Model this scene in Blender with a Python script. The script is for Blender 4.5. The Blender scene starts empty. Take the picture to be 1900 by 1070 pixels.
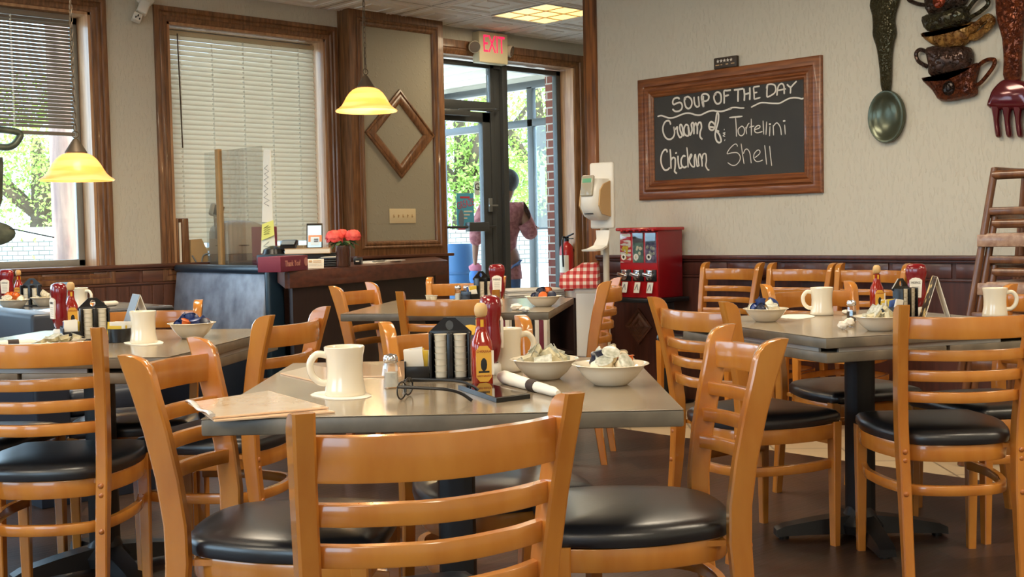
import bpy, bmesh, math, random
from mathutils import Vector, Matrix, Euler
random.seed(7)
SC = bpy.context.scene
COL = SC.collection
R = math.radians
# ------------------------------------------------------------------ camera
# The room is axis aligned: the window wall is the plane Y = 0, the chalkboard
# wall the plane X = XB; the camera stands in the dining room at CAM.
UA = (math.sin(R(46.7)), math.cos(R(46.7)))            # camera-ground axes -> room axes
CAM = Vector((-5.328, -7.5, 1.10))
YAW = -43.3
FPX = 2175.0
PITCH = math.atan(107.0 / FPX)
ROLL = R(1.15)

def CW(x, y, z=0.0):
    """metres right / ahead of the camera on the ground -> room coordinates"""
    return Vector((CAM.x + x * UA[0] + y * UA[1], CAM.y - x * UA[1] + y * UA[0], z))

_f = (CW(0, math.cos(PITCH)) - CW(0, 0)) + Vector((0, 0, -math.sin(PITCH)))
_r0 = CW(1, 0) - CW(0, 0)
_u0 = _r0.cross(_f)
_r = math.cos(ROLL) * _r0 - math.sin(ROLL) * _u0
_u = math.sin(ROLL) * _r0 + math.cos(ROLL) * _u0
cam_d = bpy.data.cameras.new('camera'); cam = bpy.data.objects.new('camera', cam_d); COL.objects.link(cam)
cam_d.sensor_width = 36.0; cam_d.lens = FPX / 1900.0 * 36.0; cam_d.clip_end = 300
cam.matrix_world = Matrix(((_r.x, _u.x, -_f.x, CAM.x), (_r.y, _u.y, -_f.y, CAM.y), (_r.z, _u.z, -_f.z, CAM.z), (0, 0, 0, 1)))
SC.camera = cam

def ray(px, py): return _f + _r * ((px - 950) / FPX) - _u * ((py - 535) / FPX)
def onz(px, py, z): d = ray(px, py); return CAM + d * ((z - CAM.z) / d.z)
def onx(px, py, X): d = ray(px, py); return CAM + d * ((X - CAM.x) / d.x)
def ony(px, py, Y): d = ray(px, py); return CAM + d * ((Y - CAM.y) / d.y)
def atd(px, py, D): return CAM + ray(px, py) * (D / ray(px, py).dot(_f))

# ------------------------------------------------------------------ light and exposure
SC.view_settings.view_transform = 'Standard'; SC.view_settings.look = 'None'
SC.view_settings.exposure = 0.6; SC.view_settings.gamma = 1.0
SC.view_settings.use_curve_mapping = False
SC.cycles.use_denoising = True
SC.cycles.max_bounces = 10; SC.cycles.transparent_max_bounces = 24
SC.cycles.sample_clamp_indirect = 6.0
SC.cycles.caustics_reflective = False; SC.cycles.caustics_refractive = False
W = bpy.data.worlds.new('sky'); SC.world = W; W.use_nodes = True
wn = W.node_tree.nodes; bg = wn['Background']
bg.inputs[0].default_value = (0.56, 0.78, 1.0, 1); bg.inputs[1].default_value = 5.0
sd = bpy.data.lights.new('sun', 'SUN'); sd.energy = 7.0; sd.angle = R(0.6); sd.color = (1.0, 0.95, 0.86)
so = bpy.data.objects.new('sun', sd); COL.objects.link(so)
so.rotation_euler = (Vector((-0.45, 0.32, -0.83))).to_track_quat('-Z', 'Y').to_euler()

H = 2.81                                                  # ceiling height
XB = CW(*( (CAM + ray(1258, 600) * 1.0).xy and (308 / FPX * 7.5, 7.5)) ).x   # face of the chalkboard wall
YE = -2.10                                                # its free end towards the entrance
TROFFERS = [(-4.9, -9.0), (-7.3, -8.6), (-7.2, -5.6), (-4.7, -5.2), (-2.2, -7.4), (-6.2, -2.6), (-3.0, -2.6), (-1.6, -4.4), (-0.9, -9.0)]
for (x, y) in TROFFERS:
    ld = bpy.data.lights.new('ceiling_lamp', 'AREA'); ld.shape = 'RECTANGLE'; ld.size = 0.56; ld.size_y = 1.16
    ld.energy = 30; ld.color = (1.0, 0.86, 0.66)
    lo = bpy.data.objects.new('ceiling_lamp', ld); COL.objects.link(lo); lo.location = (x, y, H - 0.02)

# ------------------------------------------------------------------ materials
def mat(name, col, rough=0.5, metal=0.0, spec=0.5, coat=0.0, noise=None, bump=None, emit=None, trans=0.0, alpha=None, coord='Object'):
    """principled material; noise=(colour2, scale xyz, detail), bump=(scale xyz, strength)"""
    m = bpy.data.materials.new(name); m.use_nodes = True
    nt = m.node_tree; b = nt.nodes['Principled BSDF']
    b.inputs['Base Color'].default_value = (*col, 1); b.inputs['Roughness'].default_value = rough
    b.inputs['Metallic'].default_value = metal; b.inputs['Specular IOR Level'].default_value = spec
    b.inputs['Coat Weight'].default_value = coat; b.inputs['Coat Roughness'].default_value = 0.08
    b.inputs['Transmission Weight'].default_value = trans
    if alpha is not None: b.inputs['Alpha'].default_value = alpha
    if emit: b.inputs['Emission Color'].default_value = (*emit[0], 1); b.inputs['Emission Strength'].default_value = emit[1]
    tc = nt.nodes.new('ShaderNodeTexCoord')
    def nz(scale, detail=4.0, rot=(0, 0, 0)):
        mp = nt.nodes.new('ShaderNodeMapping'); mp.inputs['Scale'].default_value = scale; mp.inputs['Rotation'].default_value = rot
        nt.links.new(tc.outputs[coord], mp.inputs['Vector'])
        t = nt.nodes.new('ShaderNodeTexNoise'); t.inputs['Scale'].default_value = 1.0; t.inputs['Detail'].default_value = detail
        nt.links.new(mp.outputs['Vector'], t.inputs['Vector']); return t
    if noise:
        t = nz(noise[1], noise[2] if len(noise) > 2 else 4.0)
        r = nt.nodes.new('ShaderNodeValToRGB')
        lo, hi = (noise[3] if len(noise) > 3 else (0.35, 0.65))
        r.color_ramp.elements[0].position = lo; r.color_ramp.elements[1].position = hi
        r.color_ramp.elements[0].color = (*col, 1); r.color_ramp.elements[1].color = (*noise[0], 1)
        nt.links.new(t.outputs['Fac'], r.inputs['Fac']); nt.links.new(r.outputs['Color'], b.inputs['Base Color'])
    if bump:
        t = nz(bump[0], 5.0)
        bp = nt.nodes.new('ShaderNodeBump'); bp.inputs['Strength'].default_value = bump[1]; bp.inputs['Distance'].default_value = bump[2] if len(bump) > 2 else 0.01
        src = t.outputs['Fac']
        if len(bump) > 3:
            r = nt.nodes.new('ShaderNodeValToRGB'); r.color_ramp.elements[0].position = bump[3][0]; r.color_ramp.elements[1].position = bump[3][1]
            nt.links.new(src, r.inputs['Fac']); src = r.outputs['Color']
        nt.links.new(src, bp.inputs['Height']); nt.links.new(bp.outputs['Normal'], b.inputs['Normal'])
    return m

def glass(name, tint=(1, 1, 1), refl=0.08, rough=0.02):
    """thin pane: mostly clear, a little mirror at grazing angles"""
    m = bpy.data.materials.new(name); m.use_nodes = True; nt = m.node_tree
    for n in list(nt.nodes):
        if n.type != 'OUTPUT_MATERIAL': nt.nodes.remove(n)
    out = nt.nodes['Material Output']
    t = nt.nodes.new('ShaderNodeBsdfTransparent'); t.inputs[0].default_value = (*tint, 1)
    g = nt.nodes.new('ShaderNodeBsdfGlossy'); g.inputs['Roughness'].default_value = rough
    f = nt.nodes.new('ShaderNodeLayerWeight'); f.inputs['Blend'].default_value = 0.25
    mu = nt.nodes.new('ShaderNodeMath'); mu.operation = 'MULTIPLY_ADD'; mu.inputs[1].default_value = 0.35; mu.inputs[2].default_value = refl * 0.4
    mx = nt.nodes.new('ShaderNodeMixShader')
    nt.links.new(f.outputs['Fresnel'], mu.inputs[0]); nt.links.new(mu.outputs[0], mx.inputs[0])
    nt.links.new(t.outputs[0], mx.inputs[1]); nt.links.new(g.outputs[0], mx.inputs[2]); nt.links.new(mx.outputs[0], out.inputs[0])
    return m

def translucent(name, col, amount=0.5, rough=0.5):
    m = mat(name, col, rough); nt = m.node_tree; b = nt.nodes['Principled BSDF']; out = nt.nodes['Material Output']
    t = nt.nodes.new('ShaderNodeBsdfTranslucent'); t.inputs[0].default_value = (*col, 1)
    mx = nt.nodes.new('ShaderNodeMixShader'); mx.inputs[0].default_value = amount
    nt.links.new(b.outputs[0], mx.inputs[1]); nt.links.new(t.outputs[0], mx.inputs[2]); nt.links.new(mx.outputs[0], out.inputs[0])
    return m

def S(r, g, b):
    """sRGB 0-255 -> linear"""
    f = lambda c: (c / 255 / 12.92) if c <= 10 else ((c / 255 + 0.055) / 1.055) ** 2.4
    return (f(r), f(g), f(b))

MT = {}
MT['plaster'] = mat('plaster', S(202, 196, 180), 0.75, bump=((70, 70, 20), 0.42, 0.006, (0.54, 0.62)))
MT['panel_paint'] = mat('panel_paint', S(158, 150, 130), 0.6, bump=((30, 30, 30), 0.25, 0.006, (0.55, 0.66)))
MT['oak'] = mat('oak', S(142, 98, 62), 0.42, coat=0.25, noise=(S(100, 66, 40), (60, 60, 5), 6))
MT['oak_h'] = mat('oak_h', S(142, 98, 62), 0.42, coat=0.25, noise=(S(100, 66, 40), (5, 60, 60), 6))
MT['oak_y'] = mat('oak_y', S(146, 88, 48), 0.38, coat=0.3, noise=(S(106, 58, 30), (60, 5, 60), 6))
MT['wainscot'] = mat('wainscot', S(104, 64, 46), 0.45, coat=0.2, noise=(S(80, 48, 34), (40, 40, 4), 5))
MT['wainscot_h'] = mat('wainscot_h', S(108, 66, 46), 0.45, coat=0.2, noise=(S(82, 48, 34), (4, 4, 40), 5))
MT['counter_wood'] = mat('counter_wood', S(108, 60, 42), 0.4, coat=0.25, noise=(S(82, 44, 32), (4, 40, 40), 5))
MT['counter_dark'] = mat('counter_dark', S(50, 30, 26), 0.5, noise=(S(42, 25, 22), (30, 30, 4), 4))
MT['chair_wood'] = mat('chair_wood', S(200, 132, 54), 0.26, coat=0.7, noise=(S(184, 113, 42), (14, 14, 4), 4))
MT['vinyl'] = mat('vinyl', S(18, 21, 27), 0.32, spec=0.9, bump=((160, 160, 160), 0.08, 0.002))
MT['laminate'] = mat('laminate', S(152, 137, 115), 0.17, spec=0.5, noise=(S(124, 110, 92), (7, 5, 7), 5, (0.3, 0.75)))
MT['laminate_edge'] = mat('laminate_edge', S(122, 112, 96), 0.4, noise=(S(86, 80, 68), (14, 14, 14), 5, (0.3, 0.75)))
MT['black_metal'] = mat('black_metal', S(22, 23, 26), 0.4, spec=0.5)
MT['black_plastic'] = mat('black_plastic', S(18, 18, 20), 0.3)
MT['chrome'] = mat('chrome', (0.8, 0.8, 0.82), 0.18, 1.0)
MT['china'] = mat('china', S(232, 222, 200), 0.15, coat=0.5)
MT['paper'] = mat('paper', S(238, 230, 214), 0.8)
MT['white_plastic'] = mat('white_plastic', S(226, 222, 212), 0.35)
MT['beige_plastic'] = mat('beige_plastic', S(186, 176, 158), 0.45)
MT['tan_plastic'] = mat('tan_plastic', S(196, 160, 112), 0.4)
MT['red'] = mat('red_enamel', S(176, 22, 28), 0.25, coat=0.3)
MT['dark_red'] = mat('dark_red_enamel', S(128, 12, 22), 0.3, coat=0.3)
MT['red_cyl'] = mat('extinguisher_red', S(196, 44, 42), 0.3, coat=0.3)
MT['ketchup'] = mat('ketchup_red', S(122, 18, 24), 0.2, coat=0.4)
MT['sauce'] = mat('sauce_red', S(150, 34, 16), 0.12, coat=0.6)
MT['cap_wood'] = mat('cap_wood', S(206, 168, 112), 0.5)
MT['alu'] = mat('door_bronze', S(84, 86, 87), 0.36, 0.3)
MT['alu_light'] = mat('alu_light', S(150, 152, 150), 0.4, 0.4)
MT['pane'] = glass('pane_glass', (0.94, 0.97, 0.97), 0.08)
MT['clear'] = glass('clear_plastic', (0.96, 0.98, 0.98), 0.12)
MT['shaker_glass'] = glass('shaker_glass', (0.93, 0.95, 0.95), 0.35)
MT['salt'] = mat('salt', S(240, 236, 226), 0.9)
MT['pepper'] = mat('pepper', S(70, 58, 48), 0.9)
MT['navy'] = mat('navy_vinyl', S(38, 46, 60), 0.38, spec=0.5)
MT['teal_vinyl'] = mat('teal_vinyl', S(34, 52, 66), 0.35)
MT['booth_cloth'] = mat('booth_cloth', S(156, 166, 184), 0.42, noise=(S(112, 120, 136), (9, 9, 9), 7, (0.35, 0.7)))
MT['chalk'] = mat('chalk', S(226, 222, 212), 0.9)
MT['chalk_dim'] = mat('chalk_dim', S(176, 172, 162), 0.9)
MT['slate'] = mat('slate', S(40, 37, 33), 0.55, noise=(S(52, 48, 42), (3, 3, 3), 3))
MT['ceiling'] = None
MT['creamer'] = mat('creamer_white', S(240, 228, 200), 0.4)
MT['foil'] = mat('foil_lid', S(206, 204, 190), 0.3, noise=(S(160, 160, 140), (90, 90, 90), 2))
MT['creamer_blue'] = mat('creamer_blue', S(30, 52, 110), 0.35)
MT['creamer_navy'] = mat('creamer_navy', S(28, 34, 58), 0.35)
MT['creamer_orange'] = mat('creamer_orange', S(196, 92, 22), 0.35)
MT['butter'] = mat('butter_wrap', S(226, 214, 178), 0.4, noise=(S(200, 192, 160), (60, 60, 60), 3))
MT['jelly'] = mat('jelly_cup', S(214, 204, 182), 0.35)
MT['packet_white'] = mat('packet_white', S(228, 224, 214), 0.7)
MT['packet_yellow'] = mat('packet_yellow', S(220, 186, 60), 0.7)
MT['packet_blue'] = mat('packet_blue', S(70, 100, 170), 0.7)
MT['ink'] = mat('ink', S(36, 32, 30), 0.8)
MT['ink_red'] = mat('ink_red', S(150, 30, 30), 0.7)
MT['yellow'] = mat('yellow_print', S(222, 170, 40), 0.6)
MT['screen'] = mat('phone_screen', S(16, 18, 22), 0.06, coat=0.5)
MT['lamp_bronze'] = mat('lamp_bronze', S(92, 80, 66), 0.5, 0.5)
MT['oak_post'] = mat('oak_post', S(150, 92, 44), 0.38, coat=0.3, noise=(S(92, 52, 24), (34, 34, 2.2), 7, (0.42, 0.6)))
MT['wainscot_dark'] = mat('wainscot_dark', S(86, 46, 36), 0.42, coat=0.2, noise=(S(68, 36, 28), (4, 40, 4), 5))
MT['barrel_blue2'] = mat('barrel_blue_dark', S(50, 96, 142), 0.45)
MT['maroon'] = mat('maroon_card', S(116, 40, 62), 0.6); MT['seal'] = mat('card_seal', S(192, 132, 122), 0.6); MT['gold_print'] = mat('gold_print', S(222, 160, 140), 0.6)
MT['note_yellow'] = mat('note_yellow', S(236, 232, 120), 0.7); MT['note_pale'] = mat('note_pale', S(238, 236, 214), 0.7); MT['newsprint'] = mat('newsprint', S(186, 184, 178), 0.8)
MT['tent_print'] = mat('tent_print', S(28, 24, 22), 0.45, noise=(S(226, 196, 130), (30, 30, 30), 5, (0.55, 0.6)))
MT['cup_blue'] = translucent('cup_blue', S(150, 196, 222), 0.5, 0.25)
MT['acrylic'] = glass('acrylic', (0.95, 0.97, 0.98), 0.05)
# ------------------------------------------------------------------ mesh helpers
class MB:
    """collects shapes, then links them as ONE mesh object"""
    def __init__(s): s.bm = bmesh.new(); s.mi = 0
    def _tag(s, faces):
        for f in faces: f.material_index = s.mi
    def box(s, c, size, rot=None, bevel=0.0, seg=2):
        g = bmesh.ops.create_cube(s.bm, size=1.0); vs = g['verts']
        bmesh.ops.scale(s.bm, vec=size, verts=vs)
        if bevel > 0:
            es = list({e for v in vs for e in v.link_edges})
            r = bmesh.ops.bevel(s.bm, geom=es, offset=bevel, segments=seg, profile=0.5, affect='EDGES')
            vs = list({v for f in r['faces'] for v in f.verts} | {v for v in vs if v.is_valid})
        m = Matrix.Translation(Vector(c)) @ (rot.to_matrix().to_4x4() if isinstance(rot, Euler) else (rot if rot is not None else Matrix()))
        bmesh.ops.transform(s.bm, matrix=m, verts=vs)
        s._tag({f for v in vs for f in v.link_faces}); return vs
    def b2(s, lo, hi, bevel=0.0, seg=2):
        return s.box([(a + b) / 2 for a, b in zip(lo, hi)], [abs(b - a) for a, b in zip(lo, hi)], None, bevel, seg)
    def grid(s, rings, cap0=True, cap1=True, closed=True):
        """skin a list of vertex rings"""
        vr = [[s.bm.verts.new(p) for p in r] for r in rings]; n = len(vr[0]); fs = []
        for a, b in zip(vr, vr[1:]):
            for i in range(n if closed else n - 1):
                j = (i + 1) % n
                fs.append(s.bm.faces.new((a[i], a[j], b[j], b[i])))
        if cap0: fs.append(s.bm.faces.new(vr[0][::-1]))
        if cap1: fs.append(s.bm.faces.new(vr[-1]))
        s._tag(fs); return [v for r in vr for v in r]
    def lathe(s, prof, seg=24, sx=1.0, sy=1.0, m=None, power=2.0, cap=True):
        """profile [(radius, z)]; power > 2 squares the section off"""
        def pt(r, z, i):
            a = 2 * math.pi * i / seg; c, d = math.cos(a), math.sin(a)
            k = (abs(c) ** power + abs(d) ** power) ** (-1 / power)
            v = Vector((r * c * k * sx, r * d * k * sy, z)); return m @ v if m is not None else v
        return s.grid([[pt(max(r, 1e-4), z, i) for i in range(seg)] for r, z in prof], cap, cap)
    def tube(s, pts, rad, seg=8, cap=True, flat=1.0, up=None):
        """tube along a path; rad number or list"""
        pts = [Vector(p) for p in pts]; n = len(pts)
        rad = [rad] * n if not isinstance(rad, (list, tuple)) else rad
        rings = []; nrm = None
        for i, p in enumerate(pts):
            t = (pts[min(i + 1, n - 1)] - pts[max(i - 1, 0)]).normalized()
            if nrm is None:
                a = Vector(up) if up is not None else (Vector((0, 0, 1)) if abs(t.z) < 0.9 else Vector((1, 0, 0)))
                nrm = (a - t * a.dot(t)).normalized()
            else: nrm = (nrm - t * nrm.dot(t)).normalized()
            b = t.cross(nrm)
            rings.append([p + (nrm * math.cos(2 * math.pi * k / seg) * flat + b * math.sin(2 * math.pi * k / seg)) * rad[i] for k in range(seg)])
        return s.grid(rings, cap, cap)
    def bar(s, pts, w, h, up=(0, 0, 1), closed=False):
        """rectangular section w (sideways) x h (along up) swept along a path"""
        pts = [Vector(p) for p in pts]; n = len(pts); rings = []; up = Vector(up)
        for i, p in enumerate(pts):
            a = pts[(i - 1) % n] if closed else pts[max(i - 1, 0)]; b = pts[(i + 1) % n] if closed else pts[min(i + 1, n - 1)]
            t = (b - a).normalized(); sd = t.cross(up).normalized(); u2 = up
            e = 0.15
            rings.append([p + sd * (w / 2 * x) + u2 * (h / 2 * y) for x, y in ((1 - e, 1), (1, 1 - e), (1, -1 + e), (1 - e, -1), (-1 + e, -1), (-1, -1 + e), (-1, 1 - e), (-1 + e, 1))])
        if closed: rings.append(rings[0][:])
        return s.grid(rings, not closed, not closed)
    def prism(s, poly, axis, a, b):
        """2-D polygon pushed from a to b along axis ('x','y','z')"""
        def pt(u, v, w): return {'x': (w, u, v), 'y': (u, w, v), 'z': (u, v, w)}[axis]
        return s.grid([[pt(u, v, a) for u, v in poly], [pt(u, v, b) for u, v in poly]])
    def poly(s, pts):
        f = s.bm.faces.new([s.bm.verts.new(p) for p in pts]); s._tag([f]); return list(f.verts)
    def sphere(s, c, r, sc=(1, 1, 1), seg=16, m=None):
        g = bmesh.ops.create_uvsphere(s.bm, u_segments=seg, v_segments=max(6, seg // 2), radius=r); vs = g['verts']
        bmesh.ops.scale(s.bm, vec=sc, verts=vs)
        bmesh.ops.transform(s.bm, matrix=(Matrix.Translation(Vector(c)) @ (m if m is not None else Matrix())), verts=vs)
        s._tag({f for v in vs for f in v.link_faces}); return vs
    def cyl(s, c, r, h, m=None, seg=20, r2=None):
        return s.lathe([(r, -h / 2), (r if r2 is None else r2, h / 2)], seg, m=Matrix.Translation(Vector(c)) @ (m if m is not None else Matrix()))
    def frame(s, poly, prof, place):
        """moulding: convex polygon (ccw) swept with profile [(inset, height)], place(u, v, h) -> point"""
        def inset(P, d):
            out = []; n = len(P)
            for i in range(n):
                a, b, c = Vector(P[i - 1]), Vector(P[i]), Vector(P[(i + 1) % n])
                d1 = (b - a).normalized(); d2 = (c - b).normalized()
                n1 = Vector((-d1.y, d1.x)); n2 = Vector((-d2.y, d2.x))
                k = (n1 + n2) / (1 + n1.dot(n2)); out.append(b + k * d)
            return out
        rings = [[place(q.x, q.y, h) for q in inset(poly, d)] for d, h in prof]
        return s.grid(rings, False, False)
    def text(s, txt, size, m, depth=0.001, align='CENTER'):
        cu = bpy.data.curves.new('txt', 'FONT'); cu.body = txt; cu.size = size; cu.extrude = depth / 2
        cu.align_x = align; cu.align_y = 'CENTER'; cu.resolution_u = 3
        o = bpy.data.objects.new('txt', cu); COL.objects.link(o)
        dg = bpy.context.evaluated_depsgraph_get(); me = bpy.data.meshes.new_from_object(o.evaluated_get(dg))
        n0 = len(s.bm.verts); f0 = len(s.bm.faces); s.bm.from_mesh(me); s.bm.verts.ensure_lookup_table(); s.bm.faces.ensure_lookup_table()
        vs = s.bm.verts[n0:]; bmesh.ops.transform(s.bm, matrix=m, verts=vs); s._tag(s.bm.faces[f0:])
        bpy.data.objects.remove(o); bpy.data.meshes.remove(me); bpy.data.curves.remove(cu)
    def build(s, name, mats, parent=None, smooth=40, normals=True):
        if normals: bmesh.ops.recalc_face_normals(s.bm, faces=s.bm.faces)
        me = bpy.data.meshes.new(name); s.bm.to_mesh(me); s.bm.free()
        for m in (mats if isinstance(mats, (list, tuple)) else [mats]): me.materials.append(MT[m] if isinstance(m, str) else m)
        if smooth:
            me.polygons.foreach_set('use_smooth', [True] * len(me.polygons)); me.set_sharp_from_angle(angle=R(smooth))
        o = bpy.data.objects.new(name, me); COL.objects.link(o)
        if parent is not None: o.parent = parent
        return o

def tag(o, label=None, cat=None, group=None, kind=None):
    for k, v in (('label', label), ('category', cat), ('group', group), ('kind', kind)):
        if v: o[k] = v
    return o

def thing(name, label, cat, loc=(0, 0, 0), rz=0.0, group=None):
    o = bpy.data.objects.new(name, None); COL.objects.link(o); o.empty_display_size = 0.1
    o.location = loc; o.rotation_euler = (0, 0, rz); return tag(o, label, cat, group)

def struct(name, mb, mats, parent=None, smooth=40):
    o = mb.build(name, mats, parent, smooth)
    if parent is None: o['kind'] = 'structure'
    return o

def copy_tree(o, parent=None):
    c = o.copy(); COL.objects.link(c); c.parent = parent
    for ch in list(o.children): copy_tree(ch, c)
    return c

def smoothpath(P, n=6, closed=False):
    """Catmull-Rom through the points"""
    P = [Vector(p) for p in P]; out = []; m = len(P)
    g = (lambda i: P[i % m]) if closed else (lambda i: P[max(0, min(m - 1, i))])
    for i in range(m if closed else m - 1):
        a, b, c, d = g(i - 1), g(i), g(i + 1), g(i + 2)
        for k in range(n):
            t = k / n
            out.append(0.5 * ((2 * b) + (c - a) * t + (2 * a - 5 * b + 4 * c - d) * t * t + (3 * b - a - 3 * c + d) * t ** 3))
    if not closed: out.append(P[-1])
    return out
# ------------------------------------------------------------------ room shell
T = 0.22                                                   # window wall thickness
W1L, W1R, W2L, W2R, DL, DR = -4.9, -2.0, -1.46, -0.164, 0.86, 2.58
ZS, ZH, ZDH = 0.905, 2.58, 2.60
XL, XF, YB = -9.2, 4.2, -10.6                              # room limits
BX = -0.50                                                 # seam between wood floor and tile

def floor_mat():
    m = mat('floor_wood', S(84, 66, 56), 0.34, spec=0.5); nt = m.node_tree; b = nt.nodes['Principled BSDF']
    tc = nt.nodes.new('ShaderNodeTexCoord'); mp = nt.nodes.new('ShaderNodeMapping'); mp.inputs['Rotation'].default_value = (0, 0, R(34))
    br = nt.nodes.new('ShaderNodeTexBrick'); br.inputs['Scale'].default_value = 1.0
    br.inputs['Brick Width'].default_value = 1.2; br.inputs['Row Height'].default_value = 0.15; br.inputs['Mortar Size'].default_value = 0.0022
    br.inputs['Color1'].default_value = (*S(84, 63, 52), 1); br.inputs['Color2'].default_value = (*S(60, 44, 37), 1); br.inputs['Mortar'].default_value = (*S(44, 34, 30), 1)
    nt.links.new(tc.outputs['Object'], mp.inputs['Vector']); nt.links.new(mp.outputs['Vector'], br.inputs['Vector'])
    m2 = nt.nodes.new('ShaderNodeMapping'); m2.inputs['Rotation'].default_value = (0, 0, R(34)); m2.inputs['Scale'].default_value = (3, 60, 1)
    nz = nt.nodes.new('ShaderNodeTexNoise'); nz.inputs['Scale'].default_value = 1.0; nz.inputs['Detail'].default_value = 6
    nt.links.new(tc.outputs['Object'], m2.inputs['Vector']); nt.links.new(m2.outputs['Vector'], nz.inputs['Vector'])
    mx = nt.nodes.new('ShaderNodeMixRGB'); mx.blend_type = 'MULTIPLY'; mx.inputs[0].default_value = 0.45
    nt.links.new(br.outputs['Color'], mx.inputs[1]); nt.links.new(nz.outputs['Color'], mx.inputs[2]); nt.links.new(mx.outputs[0], b.inputs['Base Color'])
    bp = nt.nodes.new('ShaderNodeBump'); bp.inputs['Strength'].default_value = 0.35; bp.inputs['Distance'].default_value = 0.004
    nt.links.new(nz.outputs['Fac'], bp.inputs['Height']); nt.links.new(bp.outputs['Normal'], b.inputs['Normal'])
    return m

def tile_mat(name, c1, c2, mortar, w, rough, rot=0.0):
    m = mat(name, c1, rough); nt = m.node_tree; b = nt.nodes['Principled BSDF']
    tc = nt.nodes.new('ShaderNodeTexCoord'); mp = nt.nodes.new('ShaderNodeMapping'); mp.inputs['Rotation'].default_value = (0, 0, rot)
    br = nt.nodes.new('ShaderNodeTexBrick'); br.inputs['Scale'].default_value = 1.0; br.offset = 0.0
    br.inputs['Brick Width'].default_value = w; br.inputs['Row Height'].default_value = w; br.inputs['Mortar Size'].default_value = 0.006
    for k, c in (('Color1', c1), ('Color2', c2), ('Mortar', mortar)): br.inputs[k].default_value = (*c, 1)
    nt.links.new(tc.outputs['Object'], mp.inputs['Vector']); nt.links.new(mp.outputs['Vector'], br.inputs['Vector']); nt.links.new(br.outputs['Color'], b.inputs['Base Color'])
    return m

m = MB(); m.b2((XL, YB, -0.1), (BX, T, 0)); struct('floor', m, floor_mat())
m = MB(); m.b2((BX, YB, -0.1), (XF, T, 0)); struct('floor_entrance', m, tile_mat('floor_tile', S(206, 184, 150), S(196, 172, 138), S(150, 130, 104), 0.33, 0.4, R(45)))

def ceiling_mat():
    m = mat('ceiling_tile', S(240, 236, 230), 0.7); nt = m.node_tree; b = nt.nodes['Principled BSDF']
    tc = nt.nodes.new('ShaderNodeTexCoord'); sp = nt.nodes.new('ShaderNodeSeparateXYZ'); nt.links.new(tc.outputs['Object'], sp.inputs[0])
    def math_(op, a, bb=None, c=None):
        n = nt.nodes.new('ShaderNodeMath'); n.operation = op
        for i, v in enumerate((a, bb, c)):
            if v is None: continue
            if isinstance(v, (int, float)): n.inputs[i].default_value = v
            else: nt.links.new(v, n.inputs[i])
        return n.outputs[0]
    def edge(sock, off):                                   # distance to the nearest tile seam
        a = math_('ADD', sock, off); f = math_('FLOORED_MODULO', a, 0.61); return math_('MINIMUM', f, math_('SUBTRACT', 0.61, f))
    d = math_('MINIMUM', edge(sp.outputs[0], -1.02 + 6.1), edge(sp.outputs[1], 0.585 + 6.1))
    g = None                                               # stepped squares pressed into every tile
    for c, w in ((0.0, 0.007), (0.055, 0.010), (0.085, 0.010), (0.20, 0.012)):
        k = math_('LESS_THAN', math_('ABSOLUTE', math_('SUBTRACT', d, c)), w); g = k if g is None else math_('MAXIMUM', g, k)
    bp = nt.nodes.new('ShaderNodeBump'); bp.inputs['Strength'].default_value = 1.0; bp.inputs['Distance'].default_value = 0.02; bp.invert = True
    nt.links.new(g, bp.inputs['Height']); nt.links.new(bp.outputs['Normal'], b.inputs['Normal'])
    seam = math_('LESS_THAN', d, 0.005)
    mx = nt.nodes.new('ShaderNodeMixRGB'); mx.inputs[1].default_value = (*S(240, 236, 230), 1); mx.inputs[2].default_value = (*S(120, 112, 104), 1)
    nt.links.new(seam, mx.inputs[0]); nt.links.new(mx.outputs[0], b.inputs['Base Color'])
    return m
m = MB(); m.b2((XL, YB, H), (XF, T, H + 0.12)); CM = ceiling_mat(); struct('ceiling', m, CM)
m = MB()                                                   # pressed squares of the tiles nearest the entrance
for i in range(-5, 5):
    for j in range(-1, 9):
        x0, y1 = 1.02 + i * 0.61, -0.585 + 0.61 - j * 0.61
        if y1 > 0.1 or (abs(i) < 1 and j == 1): continue
        for d, w in ((0.05, 0.016), (0.085, 0.016), (0.19, 0.02)):
            m.frame([(x0 + d, y1 - 0.61 + d), (x0 + 0.61 - d, y1 - 0.61 + d), (x0 + 0.61 - d, min(y1 - d, -0.005)), (x0 + d, min(y1 - d, -0.005))], [(0, 0), (0.003, 0.007), (w - 0.003, 0.007), (w, 0)], lambda u, v, h: (u, v, H - h))
struct('trim_ceiling_tiles', m, CM)

m = MB()                                                   # window wall, with its openings
W3L, W3R = -8.7, -5.6
for (x0, x1, z0, z1) in ((XL, W3L, 0, H), (W3L, W3R, 0, ZS), (W3L, W3R, ZH, H), (W3R, W1L, 0, H), (W1L, W1R, 0, ZS), (W1L, W1R, ZH, H), (W1R, W2L, 0, H), (W2L, W2R, 0, ZS), (W2L, W2R, ZH, H),
                         (W2R, DL, 0, H), (DL, DR, ZDH, H), (DR, XF, 0, H)):
    m.b2((x0, 0, z0), (x1, T, z1))
struct('wall_back', m, 'plaster', smooth=0)
m = MB(); m.b2((XB, YB, 0), (XB + 0.14, YE, H)); struct('wall_right', m, 'plaster', smooth=0)
LW = [(-9.4, -6.6), (-5.4, -2.2)]                          # openings of the left wall
m = MB(); y = YB
for (y0, y1) in LW + [(T, T)]:
    m.b2((XL - T, y, 0), (XL, y0, H))
    if y1 > y0: m.b2((XL - T, y0, 0), (XL, y1, ZS)); m.b2((XL - T, y0, ZH), (XL, y1, H))
    y = y1
struct('wall_left', m, 'plaster', smooth=0)
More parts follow.
